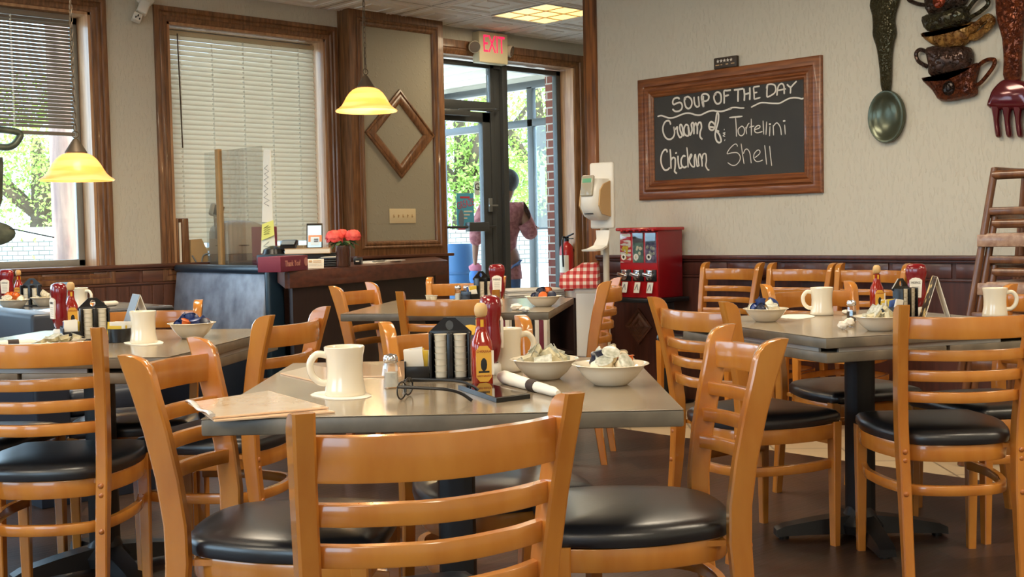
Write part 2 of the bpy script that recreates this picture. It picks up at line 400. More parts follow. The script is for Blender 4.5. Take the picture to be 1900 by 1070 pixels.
m = MB(); m.b2((XL, YB - 0.15, 0), (XF, YB, H)); struct('wall_front', m, 'plaster', smooth=0)
m = MB(); m.b2((XF, YB, 0), (XF + 0.15, T, H)); struct('wall_entrance', m, 'plaster', smooth=0)

def pA(y0):  # place on the window wall, height towards the room
    return lambda u, v, h: (u, y0 - h, v)
PROF = [(0, 0), (0, 0.022), (0.008, 0.026), (0.03, 0.026), (0.038, 0.016), (0.046, 0.022), (0.06, 0.024), (0.068, 0.014), (0.08, 0.016), (0.096, 0.008), (0.1, 0)]
def rect(x0, x1, z0, z1): return [(x0, z0), (x1, z0), (x1, z1), (x0, z1)]

def window(n, x0, x1):
    c = MB(); c.frame(rect(x0 - 0.1, x1 + 0.1, ZS - 0.1, ZH + 0.1), PROF, pA(0.0)); root = struct('window_%d' % n, c, 'oak')
    j = MB(); d = 0.018
    j.b2((x0, 0.0, ZS), (x0 + d, T - 0.03, ZH)); j.b2((x1 - d, 0.0, ZS), (x1, T - 0.03, ZH)); j.b2((x0, 0.0, ZH - d), (x1, T - 0.03, ZH)); j.b2((x0, -0.0, ZS), (x1, T - 0.03, ZS + d))
    struct('jamb', j, 'oak_light', root)
    s = MB(); w = 0.045; y = (T - 0.05, T - 0.01)
    for lo, hi in (((x0 + d, y[0], ZS + d), (x0 + d + w, y[1], ZH - d)), ((x1 - d - w, y[0], ZS + d), (x1 - d, y[1], ZH - d)), ((x0 + d, y[0], ZH - d - w), (x1 - d, y[1], ZH - d)), ((x0 + d, y[0], ZS + d), (x1 - d, y[1], ZS + d + w))): s.b2(lo, hi, 0.004)
    struct('sash', s, 'alu_light', root)
    p = MB(); p.b2((x0 + d + w, T - 0.034, ZS + d + w), (x1 - d - w, T - 0.028, ZH - d - w)); struct('pane', p, 'pane', root)
    return root
MT['oak_light'] = mat('oak_light', S(200, 158, 118), 0.45, coat=0.2, noise=(S(168, 122, 84), (40, 40, 3), 7))
window(1, W1L, W1R); window(2, W2L, W2R); window(3, W3L, W3R)
for k, (y0, y1) in enumerate(LW):
    w = window(4 + k, y0, y1); w.rotation_euler = (0, 0, R(90)); w.location = (XL, 0, 0)

# projecting wall panel between the window and the entrance
m = MB(); m.b2((-0.03, -0.13, 0), (0.883, 0, H)); struct('trim_panel', m, 'panel_paint', smooth=0)
m = MB()
PB = [(0, 0), (0, 0.018), (0.055, 0.02), (0.06, 0.03), (0.07, 0.034), (0.08, 0.024), (0.09, 0.03), (0.102, 0.026), (0.112, 0.01), (0.116, 0)]
m.frame(rect(-0.032, 0.885, 0.925, H - 0.002), PB, pA(-0.13)); m.b2((-0.046, -0.15, 0.925), (-0.03, -0.0, H - 0.002))
struct('trim_panel_frame', m, 'oak')
# sill line, wainscot and skirting under the windows
def wainscot(name, place, u0, u1, step, panels=True, sgn=1):
    """place(u, v, h); u along the wall, v up, h off the wall"""
    b = MB()
    def bx(ua, ub, va, vb, ha, hb, bev=0.0):
        P = [place(ua, va, ha), place(ub, vb, hb)]; b.b2([min(a, c) for a, c in zip(*P)], [max(a, c) for a, c in zip(*P)], bev)
    bx(u0, u1, 0.10, 0.90, 0.0, 0.012)
    bx(u0, u1, 0.90, 0.925, 0.0, 0.05, 0.006); bx(u0, u1, 0.885, 0.90, 0.0, 0.034, 0.004)
    u = u0
    if panels:
        bx(u0, u1, 0.785, 0.80, 0.0, 0.022, 0.003)
        while u < u1 - 0.02:
            bx(u + 0.012, min(u + step - 0.012, u1), 0.803, 0.882, 0.0, 0.02, 0.004); u += step
    return b
m = wainscot('w', lambda u, v, h: (u, -h, v), XL, -0.04, 0.34)
o = struct('trim_wainscot_back', m, 'wainscot_h')
m = MB()
for k in range(110):
    x = -9.1 + k * 0.082
    if x < -0.12: m.b2((x, -0.019, 0.11), (x + 0.072, -0.010, 0.78), 0.002, 1)
struct('trim_boards_back', m, 'wainscot')
m = MB(); m.b2((-0.05, -0.18, 0.905), (0.93, 0.0, 0.93), 0.006); m.b2((-0.04, -0.15, 0.10), (0.893, -0.0, 0.905)); struct('trim_panel_base', m, 'wainscot_h')
m = wainscot('w', lambda u, v, h: (XB - h, -u, v), -YE, -YB, 0.36)
struct('trim_wainscot_right', m, MT['wainscot_dark'] if 'wainscot_dark' in MT else 'wainscot_h')
m = MB(); m.b2((XL, -0.02, 0), (-0.04, 0, 0.11), 0.004); struct('baseboard_back', m, 'wainscot')
m = MB(); m.b2((XB - 0.022, YB, 0), (XB, YE, 0.11), 0.004); struct('baseboard_right', m, 'wainscot')
m = MB(); m.b2((XB - 0.028, YE - 0.008, 0), (XB + 0.165, YE + 0.10, H), 0.01); struct('trim_corner_post', m, 'oak_post')
# ------------------------------------------------------------------ entrance door
m = MB()                                                   # casing on three sides (the left leg is behind the panel)
m.frame(rect(DL - 0.1, DR + 0.12, -0.2, ZDH + 0.1), [(0, 0), (0, 0.024), (0.06, 0.026), (0.066, 0.016), (0.08, 0.022), (0.1, 0.012), (0.118, 0)], pA(0.0))
door = struct('door_1', m, 'oak')
m = MB(); m.b2((DR - 0.018, 0.0, 0), (DR + 0.0, T, ZDH)); m.b2((DL, 0.0, ZDH - 0.018), (DR, T, ZDH)); struct('jamb', m, 'oak_light', door)
FY0, FY1 = T - 0.06, T - 0.005
MX0, MX1 = 1.675, 1.865
def bars(name, L, mt='alu', par=door, bev=0.004):
    m = MB()
    for lo, hi in L: m.b2(lo, hi, bev)
    return struct(name, m, mt, par)
bars('frame', [((DL, FY0, ZDH - 0.075), (DR - 0.018, FY1, ZDH - 0.03)), ((DR - 0.075, FY0, 0), (DR - 0.018, FY1, ZDH - 0.03)), ((DL, FY0, 0), (DL + 0.05, FY1, ZDH - 0.03)),
               ((DL, FY0 - 0.01, 2.15), (MX0 + 0.02, FY1, 2.23)), ((MX0, FY0, 0), (MX0 + 0.05, FY1, ZDH - 0.03)), ((MX1 - 0.06, FY0 - 0.02, 0), (MX1, FY1, ZDH - 0.03)), ((MX0 + 0.05, FY0 + 0.02, 0), (MX1 - 0.06, FY1, ZDH - 0.03)),
               ((MX1, FY0, 0), (DR - 0.07, FY1, 0.1))])
# the swinging leaf on the left
leaf = bars('leaf', [((DL + 0.055, FY0, 0.01), (DL + 0.16, FY1, 2.14)), ((1.575, FY0, 0.01), (1.668, FY1, 2.14)), ((DL + 0.055, FY0, 2.05), (1.668, FY1, 2.14)), ((DL + 0.055, FY0, 0.01), (1.668, FY1, 0.24))])
m = MB(); m.b2((DL + 0.16, FY0 + 0.02, 0.24), (1.575, FY0 + 0.026, 2.05)); struct('pane', m, 'pane', leaf)
m = MB(); m.tube([(DL + 0.08, FY0 - 0.05, 1.14), (1.66, FY0 - 0.05, 1.14)], 0.011, 10); m.b2((1.33, FY0 - 0.085, 1.10), (1.56, FY0 - 0.02, 1.18), 0.008)
struct('push_bar', m, 'alu', leaf)
m = MB(); m.b2((1.62, FY0 - 0.02, 1.27), (1.66, FY0, 1.39), 0.004); m.tube([(1.60, FY0 - 0.04, 1.325), (1.70, FY0 - 0.04, 1.325)], 0.008, 8); struct('lock', m, 'alu_light', leaf)
m = MB(); m.b2((DL + 0.2, FY0 - 0.07, 2.09), (DL + 0.52, FY0 - 0.01, 2.14), 0.006); m.tube([(DL + 0.4, FY0 - 0.05, 2.14), (DL + 0.75, FY0 - 0.12, 2.16), (DL + 0.9, FY0 - 0.01, 2.17)], 0.009, 6); struct('closer', m, 'alu', leaf)
for (x0, x1, z0, z1) in ((DL + 0.05, MX0, 2.23, ZDH - 0.075), (MX1, DR - 0.075, 0.1, ZDH - 0.075)):
    m = MB(); m.b2((x0, FY0 + 0.025, z0), (x1, FY0 + 0.031, z1)); struct('pane', m, 'pane', door)
# vestibule beyond: brick pier, outer door in the side wall, roof
def brick_mat(name, c1, c2, mo, bw, bh, scale=1.0, rough=0.8):
    m = mat(name, c1, rough); nt = m.node_tree; b = nt.nodes['Principled BSDF']
    tc = nt.nodes.new('ShaderNodeTexCoord'); sp = nt.nodes.new('ShaderNodeSeparateXYZ'); nt.links.new(tc.outputs['Object'], sp.inputs[0])
    ad = nt.nodes.new('ShaderNodeMath'); nt.links.new(sp.outputs[0], ad.inputs[0]); nt.links.new(sp.outputs[1], ad.inputs[1])
    cb = nt.nodes.new('ShaderNodeCombineXYZ'); nt.links.new(ad.outputs[0], cb.inputs[0]); nt.links.new(sp.outputs[2], cb.inputs[1])
    br = nt.nodes.new('ShaderNodeTexBrick'); br.inputs['Scale'].default_value = scale
    br.inputs['Brick Width'].default_value = bw; br.inputs['Row Height'].default_value = bh; br.inputs['Mortar Size'].default_value = bh * 0.09
    for k, c in (('Color1', c1), ('Color2', c2), ('Mortar', mo)): br.inputs[k].default_value = (*c, 1)
    nt.links.new(cb.outputs[0], br.inputs['Vector']); nt.links.new(br.outputs['Color'], b.inputs['Base Color']); return m
MT['brick'] = brick_mat('brick', S(132, 70, 56), S(112, 56, 46), S(190, 180, 168), 0.21, 0.075)
XV = 3.42                                                  # plane of the outer door, facing -X
m = MB(); m.b2((2.58, T + 0.01, 0), (2.98, 0.38, 2.9)); o = struct('wall_pier', m, 'brick', smooth=0)
def bars2(name, L, mt, par=None):
    return bars(name, L, mt, par)
od = bars('door_2', [((XV, 0.62, 0), (XV + 0.06, 0.68, 2.62)), ((XV, 1.42, 0), (XV + 0.06, 1.50, 2.62)), ((XV, 2.9, 0), (XV + 0.06, 3.0, 2.62)), ((XV, 0.62, 2.2), (XV + 0.06, 3.0, 2.28)), ((XV, 0.62, 2.6), (XV + 0.06, 3.0, 2.68))], 'alu', None)
od['kind'] = 'structure'
m = MB(); m.b2((XV + 0.02, 0.68, 0.05), (XV + 0.026, 1.42, 2.2)); struct('pane', m, 'pane', od)
m = MB(); m.tube([(XV - 0.05, 0.66, 1.12), (XV - 0.05, 1.44, 1.12)], 0.012, 8); struct('push_bar', m, 'alu', od)
m = MB(); m.b2((0.5, 3.0, 0), (0.62, 3.12, 2.7)); m.b2((0.5, 3.0, 2.6), (XV, 3.12, 2.75)); m.b2((1.35, 3.0, 0), (1.5, 3.12, 2.7)); struct('trim_porch_frame', m, 'alu')
m = MB(); m.b2((0.5, T + 0.02, 2.75), (4.0, 3.3, 2.9))
for k in range(9): m.b2((0.5 + k * 0.38, T + 0.05, 2.70), (0.55 + k * 0.38, 3.2, 2.75))
struct('ceiling_porch', m, 'white_plastic', smooth=0)

# ------------------------------------------------------------------ outdoors
MT['ground'] = mat('ground', S(214, 210, 200), 0.9, noise=(S(190, 186, 176), (2, 2, 2), 5))
m = MB(); m.b2((-60, T, -0.12), (70, 90, -0.02)); m.b2((-60, -40, -0.12), (XL - T, T, -0.02)); struct('ground_outside', m, 'ground', smooth=0)
MT['stone'] = brick_mat('stone_wall', S(160, 156, 146), S(184, 178, 168), S(96, 92, 86), 0.36, 0.15)
MT['stone_cap'] = mat('stone_cap', S(216, 212, 204), 0.9, noise=(S(196, 190, 180), (3, 3, 3), 4))
u1 = CW(-14, 25); u2 = CW(9, 25)
MWALL = Matrix.Translation(CW(-6.2, 40)) @ Matrix.Rotation(R(YAW), 4, 'Z')
m = MB(); m.b2((-26, 0, -0.1), (26, 0.5, 1.12)); o = struct('wall_retaining', m, 'stone', smooth=0); o.matrix_world = MWALL
m = MB(); m.b2((-26, -0.04, 1.12), (26, 0.54, 1.18)); m.b2((-13.0, -0.02, 1.18), (-9.5, 0.6, 1.55), 0.02); o = struct('trim_wall_cap', m, 'stone_cap'); o.matrix_world = MWALL

def leaf_mat(name, c1, c2):
    m = translucent(name, c1, 0.25, 0.6); nt = m.node_tree; b = nt.nodes['Principled BSDF']
    g = nt.nodes.new('ShaderNodeNewGeometry'); n = nt.nodes.new('ShaderNodeTexNoise'); n.inputs['Scale'].default_value = 1.3; n.inputs['Detail'].default_value = 6
    r = nt.nodes.new('ShaderNodeValToRGB'); r.color_ramp.elements[0].position = 0.35; r.color_ramp.elements[1].position = 0.65
    r.color_ramp.elements[0].color = (*c1, 1); r.color_ramp.elements[1].color = (*c2, 1)
    nt.links.new(g.outputs['Position'], n.inputs['Vector']); nt.links.new(n.outputs['Fac'], r.inputs['Fac']); nt.links.new(r.outputs['Color'], b.inputs['Base Color']); return m
MT['leaf_a'] = leaf_mat('leaf_light', S(150, 180, 84), S(186, 206, 108))
MT['leaf_b'] = leaf_mat('leaf_blue', S(92, 136, 106), S(130, 170, 120))
MT['bark'] = mat('bark', S(96, 80, 64), 0.9, bump=((30, 30, 6), 0.6))
def tree(label, x, y, h, w, mt, n=5200, leaf=0.18, group='trees beyond the stone wall', z0=0.0):
    t = thing('tree', label, 'tree', CW(x, y, z0), R(YAW), group)
    m = MB(); m.tube([(0, 0, 0), (0.1, 0, h * 0.4), (-0.1, 0.1, h * 0.75)], [w * 0.06 + 0.05, w * 0.05, w * 0.02], 8)
    for k in range(5):
        a = k * 1.3; m.tube([(0.05, 0, h * 0.3), (math.cos(a) * w * 0.25, math.sin(a) * w * 0.2, h * 0.55), (math.cos(a) * w * 0.4, math.sin(a) * w * 0.3, h * 0.72)], [w * 0.03, w * 0.02, w * 0.01], 6)
    m.build('trunk', 'bark', t)
    rnd = random.Random(int(x * 31 + y * 7)); m = MB()
    blobs = [(rnd.uniform(-0.34, 0.34) * w, rnd.uniform(-0.25, 0.25) * w, h * rnd.uniform(0.22, 0.84), w * rnd.uniform(0.16, 0.30)) for _ in range(16)]
    for i in range(int(n * 1.5)):
        bx, by, bz, br = blobs[i % len(blobs)]
        d = Vector((rnd.gauss(0, 1), rnd.gauss(0, 1), rnd.gauss(0, 1))).normalized() * br * rnd.uniform(0.55, 1.05)
        c = Vector((bx, by, bz)) + d * Vector((1, 1, 0.9)).length / 1.68
        e = Euler((rnd.uniform(-1.2, 1.2), rnd.uniform(-1.2, 1.2), rnd.uniform(0, 6.3))).to_matrix(); s = leaf * rnd.uniform(0.6, 1.3)
        q = [c + e @ Vector(v) * s for v in ((-0.5, 0, 0), (0, -0.28, 0.06), (0.5, 0, 0), (0, 0.28, 0.06))]
        m.bm.faces.new([m.bm.verts.new(p) for p in q])
    m.build('crown', mt, t, smooth=0, normals=False)
tree('bright yellow-green tree seen under the half-raised blind at the far left', -17.10, 42.75, 6.40, 8.40, 'leaf_a', 7000)
tree('blue-green tree right of the yellow-green one behind the lamp over the booth', -12.90, 46.50, 7.30, 6.90, 'leaf_b', 6000)
tree('leafy tree seen through the swinging glass door', -1.80, 43.50, 8.35, 6.90, 'leaf_a', 6500)
tree('tall pale green tree seen through the fixed glass right of the door post', 1.20, 48.00, 10.00, 7.50, 'leaf_a', 7000)
tree('blue-green tree at the outer door beside the brick pier', 4.80, 51.00, 9.10, 6.90, 'leaf_b', 5000)
t = thing('porch_post', 'weathered wooden post standing outside the booth window', 'post', ony(119, 400, 1.6) * Vector((1, 1, 0)), 0)
t.location.z = -0.02
m = MB(); m.lathe([(0.092, 0), (0.09, 1.4), (0.088, 2.9)], 14)
m.build('post', mat('post_wood', S(206, 168, 150), 0.85, noise=(S(150, 122, 116), (12, 12, 2), 6), bump=((30, 30, 4), 0.6)), t)
m = MB(); m.b2((-0.13, -0.13, 0), (0.13, 0.13, 0.03)); m.build('base_plate', 'alu', t)
# blue barrel on the porch
p = atd(853, 520, 12.0); t = thing('rain_barrel', 'tall blue plastic barrel standing outside the swinging door', 'barrel', (p.x, p.y, -0.02))
m = MB(); m.lathe([(0.0, 0), (0.15, 0), (0.165, 0.08), (0.17, 0.5), (0.168, 0.9), (0.155, 0.98), (0.14, 1.0), (0.0, 1.0)], 24); m.build('body', mat('barrel_blue', S(56, 104, 152), 0.45), t)
m = MB()
for z in (0.2, 0.45, 0.7): m.lathe([(0.168, z - 0.02), (0.178, z), (0.168, z + 0.02)], 24, cap=False)
m.build('hoop', 'barrel_blue2', t)
# ------------------------------------------------------------------ chairs
def post_shape(s):
    """rear leg and back post of one side: a shaped board, s = -1 left / +1 right"""
    prof = [  # z, back edge y, front edge y, centre x
        (0.0, -0.262, -0.232, 0.172), (0.15, -0.244, -0.208, 0.172), (0.30, -0.230, -0.185, 0.173), (0.42, -0.222, -0.172, 0.176),
        (0.50, -0.222, -0.172, 0.179), (0.60, -0.234, -0.184, 0.184), (0.70, -0.254, -0.202, 0.190), (0.78, -0.275, -0.220, 0.195),
        (0.812, -0.285, -0.226, 0.197), (0.832, -0.291, -0.232, 0.1985), (0.846, -0.295, -0.243, 0.199), (0.855, -0.298, -0.258, 0.1995), (0.860, -0.299, -0.278, 0.2)]
    m = MB(); rings = []; w = 0.016; e = 0.004
    for z, yb, yf, x in prof:
        rings.append([(s * x + a, b, z) for a, b in ((-w + e, yb), (w - e, yb), (w, yb + e), (w, yf - e), (w - e, yf), (-w + e, yf), (-w, yf - e), (-w, yb + e))])
    m.grid(rings); return m
def u_path(wf, wb, yf, yr, n=8):
    """bent-wood horseshoe, open at the front"""
    half = [(wf - 0.006, yf), (wf + 0.012, yf - 0.10), (wf + 0.006, yf - 0.20), (wb + 0.006, yr + 0.105), (wb - 0.022, yr + 0.045), (wb - 0.075, yr + 0.012), (0, yr)]
    P = [(-x, y, 0) for x, y in half] + [(x, y, 0) for x, y in half[-2::-1]]
    return smoothpath(P, n)
def make_chair():
    t = thing('dining_chair', '', 'chair')
    # cushion: domed horseshoe outline
    out = [(p.x, p.y) for p in u_path(0.203, 0.178, 0.185, -0.212, 6)]
    out += [(0.196, 0.204), (0.17, 0.216), (0.0, 0.222), (-0.17, 0.216), (-0.196, 0.204)]
    m = MB(); rings = []
    for k, z in ((0.93, 0.424), (1.0, 0.428), (1.015, 0.440), (1.01, 0.455), (0.965, 0.466), (0.86, 0.473), (0.6, 0.479), (0.25, 0.481)):
        rings.append([(x * k, y * k, z) for x, y in out])
    m.grid(rings); m.build('seat', 'vinyl', t, 60)
    m = MB(); m.bar([p + Vector((0, 0, 0.4)) for p in u_path(0.190, 0.166, 0.195, -0.196)], 0.022, 0.05)
    m.b2((-0.19, 0.184, 0.375), (0.19, 0.204, 0.425), 0.003); m.b2((-0.17, -0.17, 0.41), (0.17, 0.19, 0.423))
    m.build('seat_frame', 'chair_wood', t)
    m = MB(); m.bar([p + Vector((0, 0, 0.285)) for p in u_path(0.182, 0.166, 0.185, -0.198)], 0.020, 0.03)
    m.build('stretcher', 'chair_wood', t)
    for s in (-1, 1):
        p = post_shape(s).build('back_post', 'chair_wood', t)
        for z in (0.412, 0.385, 0.285):
            b = MB(); y = -0.222 if z > 0.3 else -0.231
            b.sphere((s * 0.175, y, z), 0.0085, (1, 0.6, 1), 10); b.build('screw_cap', 'screw_wood', p)
        m = MB(); r = []
        for z, k in ((0.0, 0.013), (0.2, 0.016), (0.43, 0.019)):
            r.append([(s * 0.186 + a * k, 0.192 + b * k, z) for a, b in ((-0.8, -1), (0.8, -1), (1, -0.8), (1, 0.8), (0.8, 1), (-0.8, 1), (-1, 0.8), (-1, -0.8))])
        m.grid(r); m.build('leg', 'chair_wood', t)
    def slat(z0, z1, bow, th, xe, ye):
        P = [(-xe, ye, 0), (-xe * 0.6, ye - bow * 0.62, 0), (0, ye - bow, 0), (xe * 0.6, ye - bow * 0.62, 0), (xe, ye, 0)]
        m = MB(); m.bar([p + Vector((0, 0, (z0 + z1) / 2)) for p in smoothpath(P, 6)], th, z1 - z0); return m
    slat(0.757, 0.822, 0.062, 0.020, 0.189, -0.250).build('top_rail', 'chair_wood', t)
    for z0, y, xe in ((0.690, -0.229, 0.183), (0.627, -0.214, 0.178), (0.562, -0.203, 0.174)):
        slat(z0, z0 + 0.032, 0.058, 0.018, xe, y).build('slat', 'chair_wood', t)
    return t
MT['screw_wood'] = mat('screw_wood', S(170, 98, 36), 0.3, coat=0.5)
chair0 = make_chair(); _used = [False]
def chair(x, y, face, label, group='ladder-back dining chairs', scale=1.0):
    o = chair0 if not _used[0] else copy_tree(chair0); _used[0] = True
    o.location = CW(x, y); o.rotation_euler = (0, 0, R(face - 90 + YAW)); o.scale = (1, 1, scale)
    o['label'] = label; o['group'] = group; return o
chair(-0.203, 1.915, 111, 'nearest dining chair, its ladder back filling the middle of the picture')
chair(0.268, 2.66, 185, 'dining chair on the right side of the near table, window light on its rail')
chair(-0.50, 2.59, -4.6, 'dining chair on the left side of the near table, behind the folded menus')
chair(-0.055, 2.985, -68, 'dining chair at the far side of the near table, facing the camera behind the ketchup')
chair(-0.245, 5.10, 86, 'dining chair with its back to us at the middle table')
chair(-0.288, 6.02, -99, 'dining chair at the far side of the middle table below the counter end')
chair(-0.505, 5.56, -17.8, 'dining chair at the left side of the middle table in front of the counter')
chair(0.21, 5.66, 168, 'dining chair at the right side of the middle table seen edge-on by the white stand')
chair(-0.955, 3.81, 164, 'dining chair at the right side of the left-hand table, beside the booth back')
chair(-1.345, 3.455, 93, 'dining chair with its back to us at the left-hand table, cut by the picture edge')
chair(-1.35, 4.175, -80, 'dining chair at the far side of the left-hand table, behind the napkin-ringed mug')
chair(-1.80, 3.88, -8, 'dining chair at the left end of the left-hand table, only its seat in view')
chair(1.348, 3.72, 90, 'dining chair with its back to us at the right-hand table, beside the table edge')
chair(0.835, 4.05, 28, 'dining chair at the left side of the right-hand table, below the candy machine')
chair(1.32, 4.62, -72, 'dining chair at the far side of the right-hand table, behind the mug')
chair(1.72, 4.2, 200, 'dining chair at the far right end of the right-hand table, mostly hidden')
for px, lab in ((1361, 'dining chair against the dark wainscot, nearest the candy machine'), (1490, 'dining chair against the dark wainscot, second from the candy machine'), (1622, 'dining chair against the dark wainscot, behind the hot sauce on the right-hand table')):
    p = onx(px, 500, XB - 0.12) - CAM; xc, yc = p.x * UA[0] - p.y * UA[1], p.x * UA[1] + p.y * UA[0]
    chair(xc - 0.28 * 0.728, yc - 0.28 * 0.686, 223.3, lab, 'ladder-back dining chairs', 1.03)

# ------------------------------------------------------------------ tables
def table(x, y, rot, w, d, label, leaves=False, armrot=0.0):
    t = thing('dining_table', label, 'table', CW(x, y), R(rot + YAW), 'grey laminate dining tables')
    m = MB(); m.b2((-w / 2, -d / 2, 0.7585), (w / 2, d / 2, 0.76), 0.0006, 1); m.build('top', 'laminate', t)
    m = MB(); m.b2((-w / 2, -d / 2, 0.727), (w / 2, d / 2, 0.7585), 0.004, 2); m.build('edge_band', 'laminate_edge', t)
    if leaves:
        m = MB(); g = 0.014
        for s in (-1, 1): m.b2((s * 0.006, -d / 2 + 0.006, 0.682), (s * (w / 2 - 0.006), d / 2 - 0.006, 0.714), 0.004)
        m.build('drop_leaf', 'laminate_edge', t)
        m = MB()
        for s in (-1, 1):
            m.b2((-w / 2 + 0.05, s * (d / 2 - 0.012) - 0.004, 0.714), (w / 2 - 0.25, s * (d / 2 - 0.012) + 0.004, 0.727)); m.b2((s * (w / 2 - 0.012) - 0.004, -d / 2 + 0.05, 0.714), (s * (w / 2 - 0.012) + 0.004, d / 2 - 0.2, 0.727))
        m.b2((-0.3, -0.3, 0.70), (0.3, 0.3, 0.727)); m.build('hinge_rail', 'alu_light', t)
    m = MB(); m.lathe([(0.042, 0.06), (0.042, 0.70)], 24, power=5); m.build('column', 'black_metal', t)
    m = MB(); m.b2((-0.16, -0.16, 0.685 if not leaves else 0.67), (0.16, 0.16, 0.727 if not leaves else 0.69), 0.006); m.build('mounting_plate', 'black_metal', t)
    m = MB(); m.lathe([(0.075, 0.02), (0.08, 0.05), (0.055, 0.085), (0.044, 0.11)], 24); m.build('base_hub', 'black_metal', t)
    for k in range(4):
        a = R(armrot + 90 * k); rm = Matrix.Rotation(a, 4, 'Z'); m = MB(); rg = []
        for r, hw, z0, z1 in ((0.03, 0.04, 0.02, 0.085), (0.16, 0.036, 0.018, 0.068), (0.27, 0.032, 0.014, 0.048), (0.30, 0.03, 0.01, 0.034)):
            rg.append([rm @ Vector((r, s * hw, z)) for s, z in ((-1, z0), (1, z0), (0.86, z1), (-0.86, z1))])
        m.grid(rg); arm = m.build('base_arm', 'black_metal', t)
        g = MB(); g.cyl(rm @ Vector((0.27, 0, 0.006)), 0.018, 0.014); g.build('glide', 'black_plastic', arm)
    return t
table(-0.135, 2.645, 0, 0.905, 0.93, 'near square table laid with mug, caddy and two bowls', armrot=45)
table(-0.215, 5.43, -9, 0.90, 1.0, 'square table in the middle distance with ketchup and a bowl', armrot=45)
table(-1.375, 3.87, -8, 0.92, 0.96, 'square two-layer table at the left, with jelly caddy and mug', True, 45)
table(1.211, 4.085, 20, 0.914, 0.914, 'square two-layer table at the right with two mugs', True, -20)

# ------------------------------------------------------------------ booth
def along(p, du, dn, z=0.0):
    """from a room point: du metres along the window wall, dn towards the room"""
    return Vector((p.x + du, p.y - dn, z))
BA = onx(503, 491, -1.455)                                  # front top corner of the long booth back
yA = BA.y; xA = BA.x
t = thing('booth_bench', 'booth bench with mottled blue-grey back and teal trim below the blinds', 'booth bench', (xA, 0, 0))
m = MB(); m.prism([(-0.075, 0.46), (-0.022, 0.872), (0.03, 0.872), (0.03, 0.46)], 'y', yA + 0.02, -0.05); bmesh.ops.bevel(m.bm, geom=list(m.bm.edges), offset=0.012, segments=3, profile=0.5, affect='EDGES'); m.build('back_panel', 'booth_cloth', t)
m = MB(); m.b2((-0.04, yA - 0.025, 0.0), (0.08, yA + 0.03, 0.915), 0.02, 3); m.b2((-0.045, yA - 0.01, 0.862), (0.08, -0.05, 0.915), 0.022, 3); m.b2((0.045, yA, 0), (0.08, -0.05, 0.9)); m.build('trim', 'teal_vinyl', t)
m = MB(); m.b2((-0.47, yA + 0.01, 0.36), (-0.01, -0.02, 0.475), 0.03, 3); m.build('seat', 'navy', t)
m = MB(); m.b2((-0.43, yA + 0.02, 0), (0.045, -0.05, 0.36), 0.004); m.build('seat_base', 'navy', t)
BB = onz(58, 584, 0.80)
t = thing('booth_bench', 'plain navy booth bench seen from behind at the left edge', 'booth bench', (BB.x, 0, 0))
m = MB(); m.b2((0.0, BB.y, 0.08), (0.15, -0.02, 0.80), 0.018, 3); m.build('back_panel', 'navy', t)
m = MB(); m.b2((0.15, BB.y + 0.02, 0.36), (0.56, -0.02, 0.47), 0.03, 3); m.build('seat', 'navy', t)
m = MB(); m.b2((0.02, BB.y + 0.02, 0), (0.52, -0.02, 0.36), 0.004); m.build('seat_base', 'navy', t)
TR = onz(322, 566, 0.76)
TX0, TX1, TY0 = TR.x - 0.76, TR.x, TR.y
t = thing('booth_table', 'dark glossy booth table between the two booth benches', 'table', ((TX0 + TX1) / 2, 0, 0))
m = MB(); m.b2((-0.38, TY0, 0.735), (0.38, -0.03, 0.76), 0.008, 3); m.build('top', mat('booth_top', S(84, 84, 88), 0.2, coat=0.3), t)
m = MB(); m.b2((-0.382, TY0 - 0.004, 0.728), (0.382, -0.03, 0.750), 0.006); m.build('edge_band', 'black_plastic', t)
m = MB(); m.cyl((0, TY0 / 2 - 0.2, 0.38), 0.045, 0.72); m.b2((-0.26, TY0 / 2 - 0.25, 0), (0.26, TY0 / 2 - 0.15, 0.05), 0.01); m.build('pedestal', 'black_metal', t)

# ------------------------------------------------------------------ counter
cl, cr = onz(533, 504.5, 0.90), onz(826, 484.5, 0.90)
ang = math.atan2(cr.y - cl.y, cr.x - cl.x); Lc = (cr - cl).length
t = thing('checkout_counter', 'dark wooden checkout counter with a deep top edge under the wall panel', 'counter', (cl.x, cl.y, 0), ang)
CP = [(cl.x, cl.y), (cr.x, cr.y), (0.70, -0.20), (cl.x + 0.45, cl.y + 0.80)]
def cpoly(d, z0, z1, m, P=None):
    c = Vector((-0.6, -1.1)); m.prism([tuple(Vector(p) + (c - Vector(p)).normalized() * d) for p in CP], 'z', z0, z1)
t.rotation_euler = (0, 0, 0); t.location = (0, 0, 0)
m = MB(); m.bar([(*CP[0], 0.855), (*CP[1], 0.855)], 0.03, 0.09); m.bar([(*CP[3], 0.855), (*CP[0], 0.855)], 0.03, 0.09); m.build('edge_board', 'counter_wood', t)
m = MB(); cpoly(-0.02, 0.897, 0.905, m); m.build('top', 'counter_wood', t)
m = MB(); cpoly(0.07, 0.10, 0.897, m); m.build('body', 'counter_dark', t)
m = MB(); cpoly(0.12, 0.0, 0.10, m); m.build('plinth', 'black_plastic', t)
COUNTER = Matrix.Translation((cl.x, cl.y, 0)) @ Matrix.Rotation(ang, 4, 'Z')
# second leg of the counter, running back to the booth under the till
t = thing('till_shelf', 'low back shelf carrying the till behind the long booth back', 'shelf', (-1.245, 0, 0))
m = MB(); m.b2((0, -0.72, 0.80), (0.70, -0.05, 0.83), 0.004); m.build('top', 'counter_wood', t)
m = MB(); m.b2((0.04, -0.68, 0), (0.66, -0.06, 0.80)); m.build('body', 'counter_dark', t)
